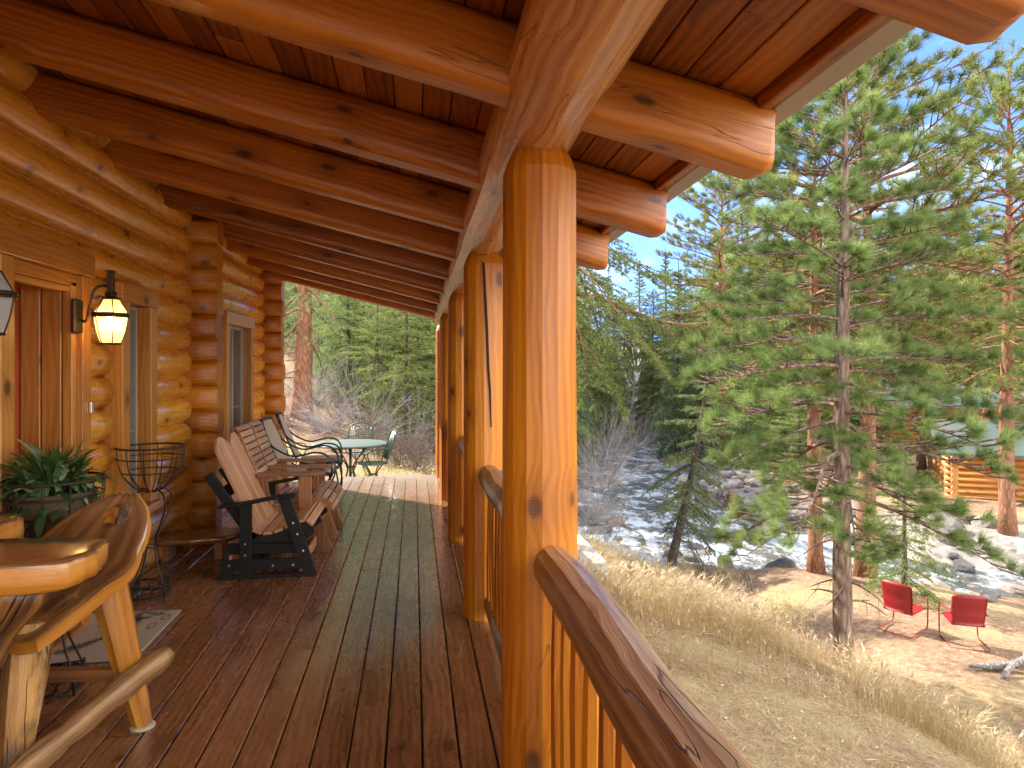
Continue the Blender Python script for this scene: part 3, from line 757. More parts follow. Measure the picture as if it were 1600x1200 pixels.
# ================================================================== green patio set beyond the deck
GZ = -.42
tb = empty('patio_table', (-1.01, 11.2, GZ), 'round pale green patio table with thin curved legs beyond the deck', 'table')
m = MB(); m.lathe([(0, .725), (.58, .725), (.60, .72), (.602, .705), (.59, .697), (0, .712)], (-1.01, 11.2, GZ), 36); m.build('tabletop', M['mesh'], tb)
for k in range(4):
    a = R(45+90*k); m = MB(); c_, s_ = math.cos(a), math.sin(a)
    m.tube(bez([(-1.01+c_*r_, 11.2+s_*r_, GZ+z) for r_, z in ((.42, .70), (.30, .60), (.13, .44), (.06, .32), (.12, .16), (.30, .05), (.36, .0))], 6), .012, 8); m.build('leg', M['green'], tb)
m = MB(); m.ring((-1.01, 11.2, GZ+.34), .07, .008); m.tube([(-1.01, 11.2, GZ+.69), (-1.01, 11.2, GZ+.3), (-1.01, 11.2, GZ)], .022, 10); m.ring((-1.01, 11.2, GZ+.60), .3, .008); m.build('stretcher_ring', M['green'], tb)
def green_chair(label):
    t = empty('garden_chair', (0, 0, 0), label, 'garden chair', 'green metal chairs round the garden table')
    m = MB(); m.lathe([(0, .44), (.20, .44), (.225, .447), (.23, .435), (.2, .43), (0, .43)], (0, 0, 0), 20); m.build('seat', M['mesh'], t)
    m = MB()
    m.tube(bez([(.16, -.2, .44), (.22, -.22, .62), (.30, -.20, .86), (.33, -.1, .92), (.335, 0, .94), (.33, .1, .92), (.30, .20, .86), (.22, .22, .62), (.16, .2, .44)], 6), .011, 8)
    for k in range(-4, 5):
        y = k*.043; zt = .93-.5*abs(y)**1.3; m.tube([(.19, y, .50), (.25, y, .68), (.32, y, zt)], .0045, 5)
    for z in (.55, .64, .73, .82): x = .185+(z-.5)*.33; m.tube([(x+.01, -.21, z), (x+.015, 0, z), (x+.01, .21, z)], .0045, 5)
    for k in (-1, 0, 1): m.ring((.31, k*.09, .86), .035, .005, 14, (1, 0, -.3), 5)
    m.build('backrest', M['green'], t)
    for s_ in (-1, 1):
        m = MB(); m.tube(bez([(.26, .21*s_, .68), (.1, .27*s_, .68), (-.08, .27*s_, .66), (-.12, .25*s_, .58), (-.06, .21*s_, .44)], 6), .010, 8); m.build('armrest', M['green'], t)
    for sx in (-1, 1):
        for sy in (-1, 1):
            m = MB(); m.tube(bez([(.12*sx, .12*sy, .43), (.05*sx, .05*sy, .28), (.12*sx, .12*sy, .10), (.25*sx, .22*sy, .0)], 6), .010, 8); m.build('leg', M['green'], t)
    m = MB(); m.ring((0, 0, .27), .06, .007); m.build('leg_ring', M['green'], t)
    return t
g1 = green_chair('green metal lattice chair at the right side of the round garden table'); g1.location = (-.62, 10.62, GZ+.03); g1.rotation_euler.z = R(12)
for lab, loc, rz_ in (('green metal lattice chair on the far side of the round garden table', (-.95, 12.25, GZ), 88), ('green metal lattice chair mostly hidden at the left of the round garden table', (-1.95, 11.5, GZ), 165)):
    c = copy_tree(g1); c['label'] = lab; c.location = loc; c.rotation_euler.z = R(rz_)

# ================================================================== wrought iron plant stands
def stand(x, y, label, rot=0):
    t = empty('plant_stand', (0, 0, 0), label, 'plant stand', 'wrought iron plant stands by the cabin wall')
    m = MB()
    for r_, z in ((.205, .985), (.20, .915), (.172, .825)): m.ring((0, 0, z), r_, .0045 if z < .98 else .0065, 28)
    for k in range(12):
        a = 2*math.pi*k/12; m.tube(bez([(r_*math.cos(a), r_*math.sin(a), z) for r_, z in ((.205, .985), (.198, .90), (.165, .80), (.09, .715), (.02, .685))], 5), .0035, 5)
    m.build('basket', M['iron'], t)
    for k in range(4):
        a = math.pi/2*k+math.pi/4; c_, s_ = math.cos(a), math.sin(a); m = MB()
        m.tube(bez([(r_*c_, r_*s_, z) for r_, z in ((.02, .69), (.075, .705), (.135, .67), (.15, .60), (.11, .50), (.055, .40), (.045, .32), (.07, .22), (.125, .09), (.14, .0))], 5), .0055, 6)
        m.build('leg', M['iron'], t)
    m = MB(); q = .098
    for z in (.012, .085):
        for (x0, y0), (x1, y1) in (((-q, -q), (q, -q)), ((q, -q), (q, q)), ((q, q), (-q, q)), ((-q, q), (-q, -q))): m.tube([(x0, y0, z), (x1, y1, z)], .005, 6)
    for x0 in (-q, q):
        for k in (-1, 0, 1):
            m.ring((x0, k*.06, .048), .029, .004, 14, (1, 0, 0), 5); m.ring((k*.06, x0, .048), .029, .004, 14, (0, 1, 0), 5)
    for sx in (-1, 1):
        for sy in (-1, 1): m.tube([(q*sx, q*sy, 0), (q*sx, q*sy, .1)], .006, 6)
    m.build('scroll_base', M['iron'], t)
    m = MB(); m.ring((0, 0, .33), .045, .005, 16); m.build('collar', M['iron'], t)
    t.location = (x, y, 0); t.rotation_euler.z = R(rot); return t
stand(-1.72, 4.80, 'empty black wrought iron plant stand with a wire basket by the window', 8)
stand(-1.66, 3.46, 'black wrought iron plant stand holding the leafy green plant, in front of the red door', 12)
# the plant
LF = leafmat('houseplant_leaf', (.02, .06, .02), (.07, .19, .05), .2, (.34, .46, .27))
pl = empty('leafy_plant', (-1.66, 3.46, .95), 'bushy green potted plant with striped pointed leaves in a wire stand', 'plant')
rng = random.Random(3)
m = MB()
def leaf(m, o, az, el, ln, wd, droop, t):
    n = 6; cur = Vector(o); e = el; prev = None
    for i in range(n+1):
        f = i/n; d = Vector((math.cos(az)*math.cos(e), math.sin(az)*math.cos(e), math.sin(e)))
        sd_ = Vector((-math.sin(az), math.cos(az), 0)); w_ = wd*math.sin(math.pi*min(.98, f*.92+.06))**.8
        up = d.cross(sd_)
        row = [len(m.V), len(m.V)+1, len(m.V)+2]; m.V += [cur+sd_*w_-up*w_*.35, cur, cur-sd_*w_-up*w_*.35]
        if prev:
            for a, b in ((0, 1), (1, 2)): m.face((prev[a], prev[b], row[b], row[a]), [(f, a), (f, b), (f, b), (f, a)], t if a == 0 else min(1, t*1.15), True)
        prev = row; cur = cur+d*ln/n; e -= droop/n
for i in range(260):
    az = rng.uniform(0, 6.28); el = rng.uniform(-.6, 1.45); r_ = rng.uniform(.02, .17)
    o = Vector((-1.66+r_*math.cos(az), 3.46+r_*math.sin(az), rng.uniform(.80, 1.0)+(.05 if el > .5 else 0)))
    leaf(m, o, az+rng.uniform(-.5, .5), el, rng.uniform(.12, .22), rng.uniform(.012, .026), rng.uniform(.5, 1.9), rng.choice([rng.uniform(0, .5), rng.uniform(0, .6), rng.uniform(.6, 1)]))
for i in range(70):   # tall ferny fronds
    az = rng.uniform(0, 6.28); leaf(m, (-1.66+rng.uniform(-.05, .05), 3.46+rng.uniform(-.05, .05), .95), az, rng.uniform(.8, 1.45), rng.uniform(.2, .3), .007, rng.uniform(.3, 1.2), rng.uniform(.2, .8))
cp_ = Vector((-1.68, 3.46, .86))
m.V = [cp_+(v-Vector((-1.66, 3.46, .86)))*.84+Vector((0, 0, .03)) for v in m.V]
m.build('foliage', LF, pl)
m = MB(); m.lathe([(0, .70), (.10, .70), (.15, .80), (.175, .93), (.165, .93), (0, .92)], (-1.66, 3.46, 0), 20); m.build('coir_liner', plain('coir', (.09, .06, .035), .95, 0, .4, 60, .8), pl)

# ================================================================== mats
MM = NT('branch_pattern_mat'); o_ = MM.obj(); n_ = MM.noise(o_, 260, 3)
MM.L(MM.mix(n_, (.32, .25, .18), (.46, .37, .27)), MM.b.inputs['Base Color']); MM.b.inputs['Roughness'].default_value = .95; MM.bump(n_, .6, .003)
mt = empty('door_mat', (-1.68, 4.10, 0), 'tan doormat with a dark pine branch pattern in front of the red door', 'mat')
m = MB(); m.box((-1.94, 3.74, .004), (-1.42, 4.46, .016), ch=.003); m.build('pile', MM.m, mt)
rng = random.Random(5); DK = plain('mat_print', (.085, .058, .042), .95, 0, .2, 200, .3); m = MB()
def spray(x, y, ang, ln):
    for k in range(int(ln/.011)):
        f = k*.011; px, py = x+math.cos(ang)*f, y+math.sin(ang)*f
        for s_ in (-1, 1):
            a = ang+s_*rng.uniform(.7, 1.0); l_ = rng.uniform(.045, .075)*(1-.5*f/ln); qx, qy = px+math.cos(a)*l_, py+math.sin(a)*l_
            if -1.93 < qx < -1.43 and 3.75 < qy < 4.45 and -1.93 < px < -1.43 and 3.75 < py < 4.45:
                nx, ny = -math.sin(a)*.0045, math.cos(a)*.0045; b = len(m.V)
                m.V += [Vector((px-nx, py-ny, .0165)), Vector((qx-nx*.3, qy-ny*.3, .0165)), Vector((qx+nx*.3, qy+ny*.3, .0165)), Vector((px+nx, py+ny, .0165))]; m.face((b, b+1, b+2, b+3), [(0, 0)]*4, .5)
for sp_ in ((-1.48, 3.80, 2.2, .38), (-1.85, 3.85, .9, .36), (-1.60, 4.10, 1.7, .33), (-1.80, 4.22, .5, .28), (-1.50, 4.38, 2.6, .3)): spray(*sp_)
m.build('leaf_print', DK, mt)
for x, y, s_ in ((-1.50, 4.20, 1), (-1.62, 4.30, 1), (-1.47, 4.33, 1)):
    m = MB()
    for k in range(16):
        a0, a1 = 2*math.pi*k/16, 2*math.pi*(k+1)/16; b = len(m.V)
        for a, rr in ((a0, 1), (a1, 1), (a1, .72), (a0, .72)): m.V.append(Vector((x+.022*rr*math.cos(a), y+.05*rr*math.sin(a), .0165)))
        m.face((b, b+1, b+2, b+3), [(0, 0)]*4, .5)
    m.build('cone_print', DK, mt)
# live edge slab bench at the corner
lb = empty('slab_bench', (-1.72, 5.72, 0), 'low brown live edge slab bench at the log corner beside the black glider', 'bench')
m = MB(); pts = []
for k in range(28):
    a = 2*math.pi*k/28; rx, ry = .33, .17; e = 2.6
    c_, s_ = math.cos(a), math.sin(a); r_ = 1/((abs(c_)/rx)**e+(abs(s_)/ry)**e)**(1/e); r_ *= 1+.05*math.sin(3*a+1)+.04*math.sin(7*a); pts.append((r_*c_, r_*s_))
m.prism(pts, (-1.72, 5.72, .165), (1, .1, 0), (-.1, 1, 0), .05, smooth=True); m.build('slab', M['rusticd'], lb)
for x in (-1.92, -1.52): m = MB(); m.box((x-.03, 5.63, 0), (x+.03, 5.81, .139)); m.build('leg', M['slat2d'], lb)

# ================================================================== rustic log table and chairs
def blob_slab(m, pts, z, th, ax=(1, 0, 0), ay=(0, 1, 0), o=(0, 0, 0), mi_side=1, rnd=.02, seg=5):
    """live-edge slab: outline with a rounded, bulging edge; material 0 on top, 1 on the side"""
    o = Vector(o); ax = Vector(ax); ay = Vector(ay); n = ax.cross(ay).normalized(); N = len(pts)
    cx, cy = sum(p[0] for p in pts)/N, sum(p[1] for p in pts)/N
    prof = [(-.10, -1.0), (-.035, -.9), (-.005, -.65), (0, -.2), (-.001, .3), (-.003, .72), (-.010, .92), (-.028, 1.0)]
    b = len(m.V); t = random.random(); uo = random.random()*30
    ph = [random.random()*6 for _ in range(4)]
    for j, (q, h) in enumerate(prof):
        for i, (x, y) in enumerate(pts):
            dx, dy = x-cx, y-cy; L_ = math.hypot(dx, dy); s_ = 1+q/L_*(.9 if L_ > .15 else .5)
            wv = .006*math.sin(i*.9+ph[0]+j*.4)+.004*math.sin(i*2.1+ph[1])
            m.V.append(o+ax*(cx+dx*s_+dx/L_*wv)+ay*(cy+dy*s_+dy/L_*wv)+n*(z+h*th/2))
    per = [0]
    for i in range(N): per.append(per[-1]+math.hypot(pts[(i+1) % N][0]-pts[i][0], pts[(i+1) % N][1]-pts[i][1]))
    for j in range(len(prof)-1):
        m.cm = mi_side if j < 5 else 0
        for i in range(N):
            i2 = (i+1) % N; hj, hk = prof[j][1]*th/2, prof[j+1][1]*th/2
            m.face((b+j*N+i, b+j*N+i2, b+(j+1)*N+i2, b+(j+1)*N+i), [(uo+per[i], hj), (uo+per[i+1], hj), (uo+per[i+1], hk), (uo+per[i], hk)], t, True)
    m.cm = 0; T = b+(len(prof)-1)*N
    m.face([T+i for i in range(N)], [(uo+pts[i][0], pts[i][1]) for i in range(N)], t, True)
    m.cm = mi_side; m.face([b+i for i in range(N)][::-1], [(uo+pts[i][0], pts[i][1]) for i in range(N)][::-1], t)
    m.cm = 0
def smooth_loop(pts, n=5):
    P = [Vector((x, y, 0)) for x, y in pts]; N = len(P); out = []
    for i in range(N):
        a, b, c, d = P[i-1], P[i], P[(i+1) % N], P[(i+2) % N]
        for k in range(n):
            t = k/n; v = .5*((2*b)+(c-a)*t+(2*a-5*b+4*c-d)*t*t+(3*b-a-3*c+d)*t**3); out.append((v.x, v.y))
    return out
rt = empty('rustic_table', (-1.9, 2.45, 0), 'polished live edge log slab table on a gnarled trunk at the left edge', 'table')
m = MB(); blob_slab(m, smooth_loop([(-2.6, 2.10), (-2.0, 2.12), (-1.6, 2.10), (-1.3, 2.11), (-1.06, 2.14), (-.98, 2.21), (-.985, 2.32), (-1.02, 2.42), (-1.3, 2.46), (-1.7, 2.45), (-2.2, 2.47), (-2.6, 2.45)]), .895, .10); m.build('slab_top', [M['rusticd'], M['rustic']], rt)
m = MB(); blob_slab(m, smooth_loop([(-2.7, 2.66), (-2.1, 2.64), (-1.72, 2.64), (-1.54, 2.66), (-1.50, 2.78), (-1.53, 2.92), (-1.75, 2.95), (-2.2, 2.93), (-2.7, 2.94)]), .880, .12); m.build('slab_top', [M['rusticd'], M['rustic']], rt)
m = MB()
m.tube(bez([(-1.62, 2.30, 0), (-1.60, 2.32, .15), (-1.55, 2.30, .32), (-1.60, 2.32, .45), (-1.66, 2.34, .6), (-1.62, 2.33, .85)], 5), [.17+.035*math.sin(i*1.1)+.03*math.sin(i*2.7) for i in range(26)], 18, wob=.09)
m.tube(bez([(-1.60, 2.3, .42), (-1.42, 2.28, .55), (-1.30, 2.3, .68), (-1.2, 2.3, .85)], 5), [.075+.012*math.sin(i) for i in range(16)], 14, wob=.08)
m.tube(bez([(-1.64, 2.32, .35), (-1.7, 2.5, .6), (-1.72, 2.78, .83)], 5), [.09+.015*math.sin(i) for i in range(11)], 14, wob=.1)
m.build('trunk_pedestal', M['gnarl'], rt)
m = MB(); m.tube(bez([(-1.46, 2.25, .42), (-1.40, 2.2, .38), (-1.38, 2.16, .32), (-1.44, 2.13, .27)], 5), [.03, .05, .06, .065, .066, .066, .066, .065, .06, .06, .055, .05, .045, .04, .035, .02], 12, wob=.05); 
m.tube(bez([(-1.50, 2.15, .02), (-1.46, 2.12, .12), (-1.47, 2.12, .22), (-1.5, 2.15, .3)], 4), [.07, .085, .09, .09, .09, .09, .09, .085, .085, .08, .07, .06, .04], 12, wob=.05)
m.build('burl_knob', M['rustic'], rt)
def log_chair(label):
    """faces -Y, origin on the floor under the seat"""
    t = empty('log_chair', (0, 0, 0), label, 'chair', 'rustic log chairs at the log table')
    # seat and back from one slab: side profile (y, z), extruded over x with uneven edges and a knot hole
    pr = [(-.33, .545, .050), (-.18, .585, .060), (0, .615, .065), (.14, .640, .055), (.225, .69, .045), (.265, .78, .036), (.295, .88, .030), (.315, .955, .026)]
    nx = 17; m = MB(); b = len(m.V); rows = len(pr)
    dense = bez([(0, y, z) for y, z, _ in pr], 4); th = np.interp(np.linspace(0, 1, len(dense)), np.linspace(0, 1, len(pr)), [q[2] for q in pr])
    nr = len(dense)
    def half(f):   # half width along the profile
        return np.interp(f, [0, .2, .5, .66, .78, .88, 1.0], [.19, .22, .235, .235, .20, .145, .05])
    grid = {}
    for side in (0, 1):
        for j, p in enumerate(dense):
            f = j/(nr-1); a = dense[max(0, j-1)]; c = dense[min(nr-1, j+1)]; d = (c-a).normalized(); nn = Vector((0, -d.z, d.y))
            hw = half(f)
            for i in range(nx):
                u = i/(nx-1)*2-1; x = u*hw+.13*max(0, f-.62)/.38
                dish = .018*(1-u*u)*(1-abs(2*f-.9)); edge = th[j]*(1 if abs(u) < .95 else .85)
                q = p+nn*((-.5+side)*edge*1.0-(dish if side else 0)); q = Vector((x, q.y, q.z+.004*math.sin(i*1.3+j*.7)))
                grid[(side, j, i)] = len(m.V); m.V.append(q)
    hole = lambda j, i: (abs((j/(nr-1)-.83)/.055)**2+abs((i/(nx-1)*2-1-.12)/.27)**2) < 1
    up0 = random.random()*20
    def fc(ids, uv, sm=True): m.face(ids, uv, .45, sm)
    for side in (0, 1):
        m.cm = 1 if side else 1
        for j in range(nr-1):
            for i in range(nx-1):
                if hole(j, i): continue
                g = [grid[(side, j, i)], grid[(side, j, i+1)], grid[(side, j+1, i+1)], grid[(side, j+1, i)]]; uv = [(up0+j*.03, i*.026), (up0+j*.03, i*.026+.026), (up0+j*.03+.03, i*.026+.026), (up0+j*.03+.03, i*.026)]
                if not side: g = g[::-1]
                fc(g, uv)
    m.cm = 0
    def wall_(j0, i0, j1, i1, fl=False):
        g = [grid[(0, j0, i0)], grid[(0, j1, i1)], grid[(1, j1, i1)], grid[(1, j0, i0)]]
        fc(g[::-1] if fl else g, [(up0+j0*.03+i0*.02, 0), (up0+j1*.03+i1*.02, 0), (up0+j1*.03+i1*.02, .05), (up0+j0*.03+i0*.02, .05)], False)
    for j in range(nr-1): wall_(j, nx-1, j+1, nx-1); wall_(j, 0, j+1, 0, True)
    for i in range(nx-1): wall_(0, i, 0, i+1); wall_(nr-1, i, nr-1, i+1, True)
    for j in range(nr-1):
        for i in range(nx-1):
            if hole(j, i):
                for dj, di, e in ((-1, 0, ((j, i), (j, i+1))), (1, 0, ((j+1, i), (j+1, i+1))), (0, -1, ((j, i), (j+1, i))), (0, 1, ((j, i+1), (j+1, i+1)))):
                    if not hole(j+dj, i+di): wall_(e[0][0], e[0][1], e[1][0], e[1][1])
    m.build('seat_back_slab', [M['rustic'], M['rusticd']], t)
    m = MB(); m.tube(bez([(.04, .235, .60), (.10, .30, .70), (.13, .33, .82), (.12, .35, .93)], 4), [.075, .08, .08, .075, .07, .07, .065, .06, .055, .05, .04, .035, .02], 12, wob=.1)
    m.build('bark_edge', bark('grey_bark', (.04, .03, .024), (.40, .34, .28), (16, 16, 9)), t)
    for sx, sy, fx, fy in ((1, 1, .27, .19), (-1, 1, -.27, .19), (1, -1, .07, -.30), (-1, -1, -.20, -.30)):
        m = MB(); tx, ty = (.155 if sy > 0 else .09)*sx, (.15 if sy > 0 else -.22)
        P = [Vector((tx, ty, .60)), Vector((lerp(tx, fx, .5), lerp(ty, fy, .5), .30)), Vector((fx, fy, .012))]
        m.tube([P[0].lerp(P[1], k/3) for k in range(3)]+[P[1].lerp(P[2], k/3) for k in range(4)], [.066, .064, .060, .056, .050, .044, .036], 8, smooth=False, prof=lambda a: 1/((abs(math.cos(a+.4))**5+abs(math.sin(a+.4))**5)**.2), wob=.02 if sy > 0 else .12)
        l_ = m.build('leg', M['rustic'] if sy > 0 else M['gnarl'], t)
        m = MB(); m.lathe([(0, 0), (.048, 0), (.05, .008), (.044, .014), (0, .014)], (fx, fy, 0), 16); m.build('felt_pad', plain('felt', (.45, .36, .25), .95), l_)
    m = MB(); m.bar((-.25, .17, .225), (.25, .17, .235), .045, .05); m.build('rung', M['slat2d'], t)
    m = MB(); P = bez([(.33, .27, .27), (.30, .10, .255), (.26, -.10, .225), (.22, -.30, .19), (.18, -.50, .16)], 4)
    m.tube(P, [.038]+[.046+.005*math.sin(i*1.7)+.004*math.sin(i*3.1) for i in range(len(P)-2)]+[.034], 12, wob=.07); m.build('footrest_log', M['rlog'], t)
    return t
lc = log_chair('rustic log chair with a knot hole in its carved back, standing at the log table')
lc.location = (-1.42, 2.90, 0); lc.rotation_euler.z = R(-8)
lc2 = copy_tree(lc); lc2['label'] = 'rustic log chair at the left edge with only the top of its back showing'
lc2.location = (-2.12+.36, 3.02, 0); lc2.rotation_euler.z = R(40)
lc2.location = (-2.0, 3.10, 0)

# ================================================================== terrain
nrng = np.random.default_rng(11)
_G = {}
def vnoise(x, y, sc_, seed=0, octs=4):
    x = np.asarray(x, float); y = np.asarray(y, float); out = 0; amp = 1; tot = 0
    for o in range(octs):
        key = (seed, o)
        if key not in _G: _G[key] = np.random.default_rng(seed*17+o).random((128, 128))
        g = _G[key]; X = x/sc_*2**o+o*17.3; Y_ = y/sc_*2**o+o*5.7
        i = np.floor(X).astype(int); j = np.floor(Y_).astype(int); fx = X-i; fy = Y_-j; fx = fx*fx*(3-2*fx); fy = fy*fy*(3-2*fy)
        a = g[i % 128, j % 128]; b = g[(i+1) % 128, j % 128]; c = g[i % 128, (j+1) % 128]; d = g[(i+1) % 128, (j+1) % 128]
        out = out+amp*((a*(1-fx)+b*fx)*(1-fy)+(c*(1-fx)+d*fx)*fy-.5); tot += amp; amp *= .5
    return out/tot
RV = [(120, 380, 5), (34, 105, 4), (24, 78, 4.2), (18.5, 57, 3.3), (14.6, 44, 3.8), (11.3, 35, 3.4), (9.6, 28, 3.2), (9.9, 23.6, 3.3), (11.8, 19.8, 2.9), (14.2, 17.3, 1.7), (17.5, 15.7, 1.4), (24, 13, 1.5), (34, 7, 2.0), (44, -6, 2.5)]
WZ = -4.4
def river_sd(x, y):
    """signed distance to the river edge (negative in the water) and side (+1 far bank)"""
    x = np.asarray(x, float); y = np.asarray(y, float); best = np.full(x.shape, 1e9); side = np.zeros(x.shape)
    for (x0, y0, w0), (x1, y1, w1) in zip(RV[:-1], RV[1:]):
        dx, dy = x1-x0, y1-y0; L2 = dx*dx+dy*dy; t = np.clip(((x-x0)*dx+(y-y0)*dy)/L2, 0, 1)
        px, py = x0+t*dx, y0+t*dy; d = np.hypot(x-px, y-py)-(w0+t*(w1-w0)); s_ = np.sign(dx*(y-y0)-dy*(x-x0))
        m = d < best; best = np.where(m, d, best); side = np.where(m, s_, side)
    return best+.35*vnoise(x, y, 2.2, 3, 3)*2, side
def sm(e0, e1, x): t = np.clip((x-e0)/(e1-e0), 0, 1); return t*t*(3-2*t)
def height(x, y):
    x = np.asarray(x, float); y = np.asarray(y, float)
    sd_, side = river_sd(x, y)
    near = np.interp(x, [-30, -2, 0, 1.2, 2, 3, 4, 4.8, 5.7, 7, 9, 11, 14, 18, 40], [-.3, -.42, -.45, -.62, -.85, -1.1, -1.42, -1.9, -2.52, -2.95, -3.27, -3.5, -3.7, -3.9, -4.0])
    q = np.clip((y-13.5)*.8-(x+2)*.45, 0, 200)
    hill = q*.36*sm(2, 20, sd_)+np.clip(q-25, 0, 200)*.25*sm(2, 30, sd_)
    near = near-np.clip(y-6.5, 0, 12)*.16*sm(.9, 2.6, x)*(1-sm(6.5, 9.5, x))
    near = near+np.minimum(hill, 22)+vnoise(x, y, 1.7, 5, 3)*.12*sm(.5, 2.5, np.abs(x)+np.where(y > 10, 3, 0))
    far = -3.75+.25*vnoise(x, y, 6, 8, 3)+sm(12, 80, sd_)*.0+np.minimum(np.clip(sd_-26, 0, 300)*.20, 36)
    far = far+sm(1, 3.5, sd_)*.15
    land = np.where(side < 0, near, far) if SIDE_NEG else np.where(side > 0, near, far)
    bank = np.where((side < 0) if SIDE_NEG else (side > 0), 2.6, 2.2)
    t = np.clip(sd_/bank, 0, 1); t = t*(2-t)
    return np.where(sd_ < 0, WZ-.12-.25*np.clip(-sd_/2, 0, 1), WZ-.12+(land-(WZ-.12))*t)
SIDE_NEG = True
_s = river_sd(np.array([3.]), np.array([10.]))[1][0]
SIDE_NEG = _s < 0
def hz(x, y): return float(height(np.array([x]), np.array([y]))[0])
def grid_mesh(name, xs, ys, mat, zf, kind='structure', smooth=True):
    X, Y_ = np.meshgrid(xs, ys, indexing='ij'); Z = zf(X, Y_); V = np.stack([X, Y_, Z], -1).reshape(-1, 3)
    nx, ny = len(xs), len(ys); i, j = np.meshgrid(np.arange(nx-1), np.arange(ny-1), indexing='ij'); a = (i*ny+j).ravel()
    F = np.stack([a, a+ny, a+ny+1, a+1], -1)
    o = npmesh(name, V, F, mat, smooth=smooth); o['kind'] = kind; return o
def nonuni(lo, hi, mid0, mid1, fine, coarse_mul=1.12):
    pts = list(np.arange(mid0, mid1, fine)); s_ = fine; a = mid0
    while a > lo: s_ *= coarse_mul; a -= s_; pts.insert(0, max(a, lo))
    s_ = fine; a = pts[-1]
    while a < hi: s_ *= coarse_mul; a += s_; pts.append(min(a, hi))
    return np.unique(np.array(pts))
# ground material: dry grass, needle litter, gravel
g = NT('ground_cover'); P_ = g.geo(); sep = g.N('SeparateXYZ'); g.L(P_, sep.inputs[0])
n1 = g.noise(P_, .55, 5, .6); n2 = g.noise(P_, 9, 6, .7); n3 = g.noise(P_, 60, 4, .7); n4 = g.noise(g.mapv(P_, (1, 1, 1), (40, 3, 0)), 1.7, 5, .65)
dirt = g.ramp(n2, [(.25, (.13, .075, .05)), (.5, (.26, .16, .10)), (.75, (.42, .30, .20))])
straw = g.ramp(g.math('ADD', g.math('MULTIPLY', n3, .6), g.math('MULTIPLY', n2, .4)), [(.25, (.17, .12, .06)), (.55, (.36, .27, .14)), (.8, (.52, .42, .25))])
c = g.mix(g.math('MULTIPLY', g.math('SUBTRACT', n1, .47), 6, clamp=True), dirt, straw)
c = g.mix(g.math('MULTIPLY', g.math('SUBTRACT', n4, .66), 3, clamp=True), c, (.14, .15, .05))
spk = g.N('TexVoronoi'); g.L(P_, spk.inputs['Vector']); spk.inputs['Scale'].default_value = 26
sk = g.math('MULTIPLY', g.math('LESS_THAN', spk.outputs['Distance'], .22), .55); sc2 = g.N('SeparateColor'); g.L(spk.outputs['Color'], sc2.inputs[0])
c = g.mix(g.math('MULTIPLY', sk, g.math('GREATER_THAN', sc2.outputs[0], .8)), c, (.035, .02, .012))
c = g.mix(g.math('MULTIPLY', g.math('MULTIPLY', sk, g.math('LESS_THAN', sc2.outputs[0], .08)), 1.5, clamp=True), c, (.5, .33, .09))
# gravel and stones down by the water
at_ = g.N('Attribute'); at_.attribute_name = 'bank'; gv = g.N('TexVoronoi'); g.L(P_, gv.inputs['Vector']); gv.inputs['Scale'].default_value = 5
gc = g.ramp(g.noise(gv.outputs['Color'], 4, 2), [(.3, (.13, .11, .095)), (.6, (.34, .30, .26)), (.8, (.46, .36, .28))])
c = g.mix(at_.outputs['Fac'], c, gc)
g.L(c, g.b.inputs['Base Color']); g.b.inputs['Roughness'].default_value = .95; g.b.inputs['Specular IOR Level'].default_value = .1
g.bump(g.math('ADD', g.math('MULTIPLY', n2, .6), g.math('MULTIPLY', n3, .4)), .9, .06)
xs = nonuni(-320, 420, -6, 24, .17, 1.1); ys = nonuni(-60, 520, 0, 26, .17, 1.08)
go = grid_mesh('ground', xs, ys, g.m, height)
X, Y_ = np.meshgrid(xs, ys, indexing='ij'); sdv_, sid = river_sd(X, Y_)
ff = (sid < 0) if SIDE_NEG else (sid > 0)
bk = np.where(ff, 1-sm(.1, 1.0, sdv_), 1-sm(1.2, 4.2+2*vnoise(X, Y_, 3, 9), sdv_)).ravel()
a = go.data.attributes.new('bank', 'FLOAT', 'POINT'); a.data.foreach_set('value', bk.astype(np.float32))
# river
wm = NT('river_water'); P_ = wm.geo()
st_ = wm.mapv(P_, (1.0, .55, 1)); wd = wm.noise(st_, 1.1, 6, .68, .8); wf = wm.noise(wm.mapv(P_, (1, .6, 1), (9, 2, 0)), 4.5, 7, .75, .5); wl = wm.noise(P_, .35, 3, .5)
foam = wm.math('MULTIPLY', wm.math('SUBTRACT', wm.math('ADD', wm.math('MULTIPLY', wd, .55), wm.math('ADD', wm.math('MULTIPLY', wf, .35), wm.math('MULTIPLY', wl, .25))), .545), 8, clamp=True)
bc = wm.ramp(wl, [(.35, (.045, .055, .05)), (.6, (.10, .085, .055))])
wm.L(wm.mix(foam, bc, (.50, .55, .60)), wm.b.inputs['Base Color'])
wm.L(wm.math('MULTIPLY_ADD', foam, .5, .06), wm.b.inputs['Roughness']); wm.b.inputs['IOR'].default_value = 1.33; wm.b.inputs['Specular IOR Level'].default_value = .8
wm.bump(wm.math('ADD', wm.math('MULTIPLY', wd, .8), wm.math('MULTIPLY', wf, .45)), 1.0, .22)
xs = nonuni(2, 60, 4, 22, .14, 1.1); ys = nonuni(-12, 110, 12, 36, .14, 1.06)
def wz(X, Y_): return WZ+.10*vnoise(X, Y_, 1.1, 21, 4)+.03*vnoise(X, Y_, .3, 22, 2)
grid_mesh('river', xs, ys, wm.m, wz)

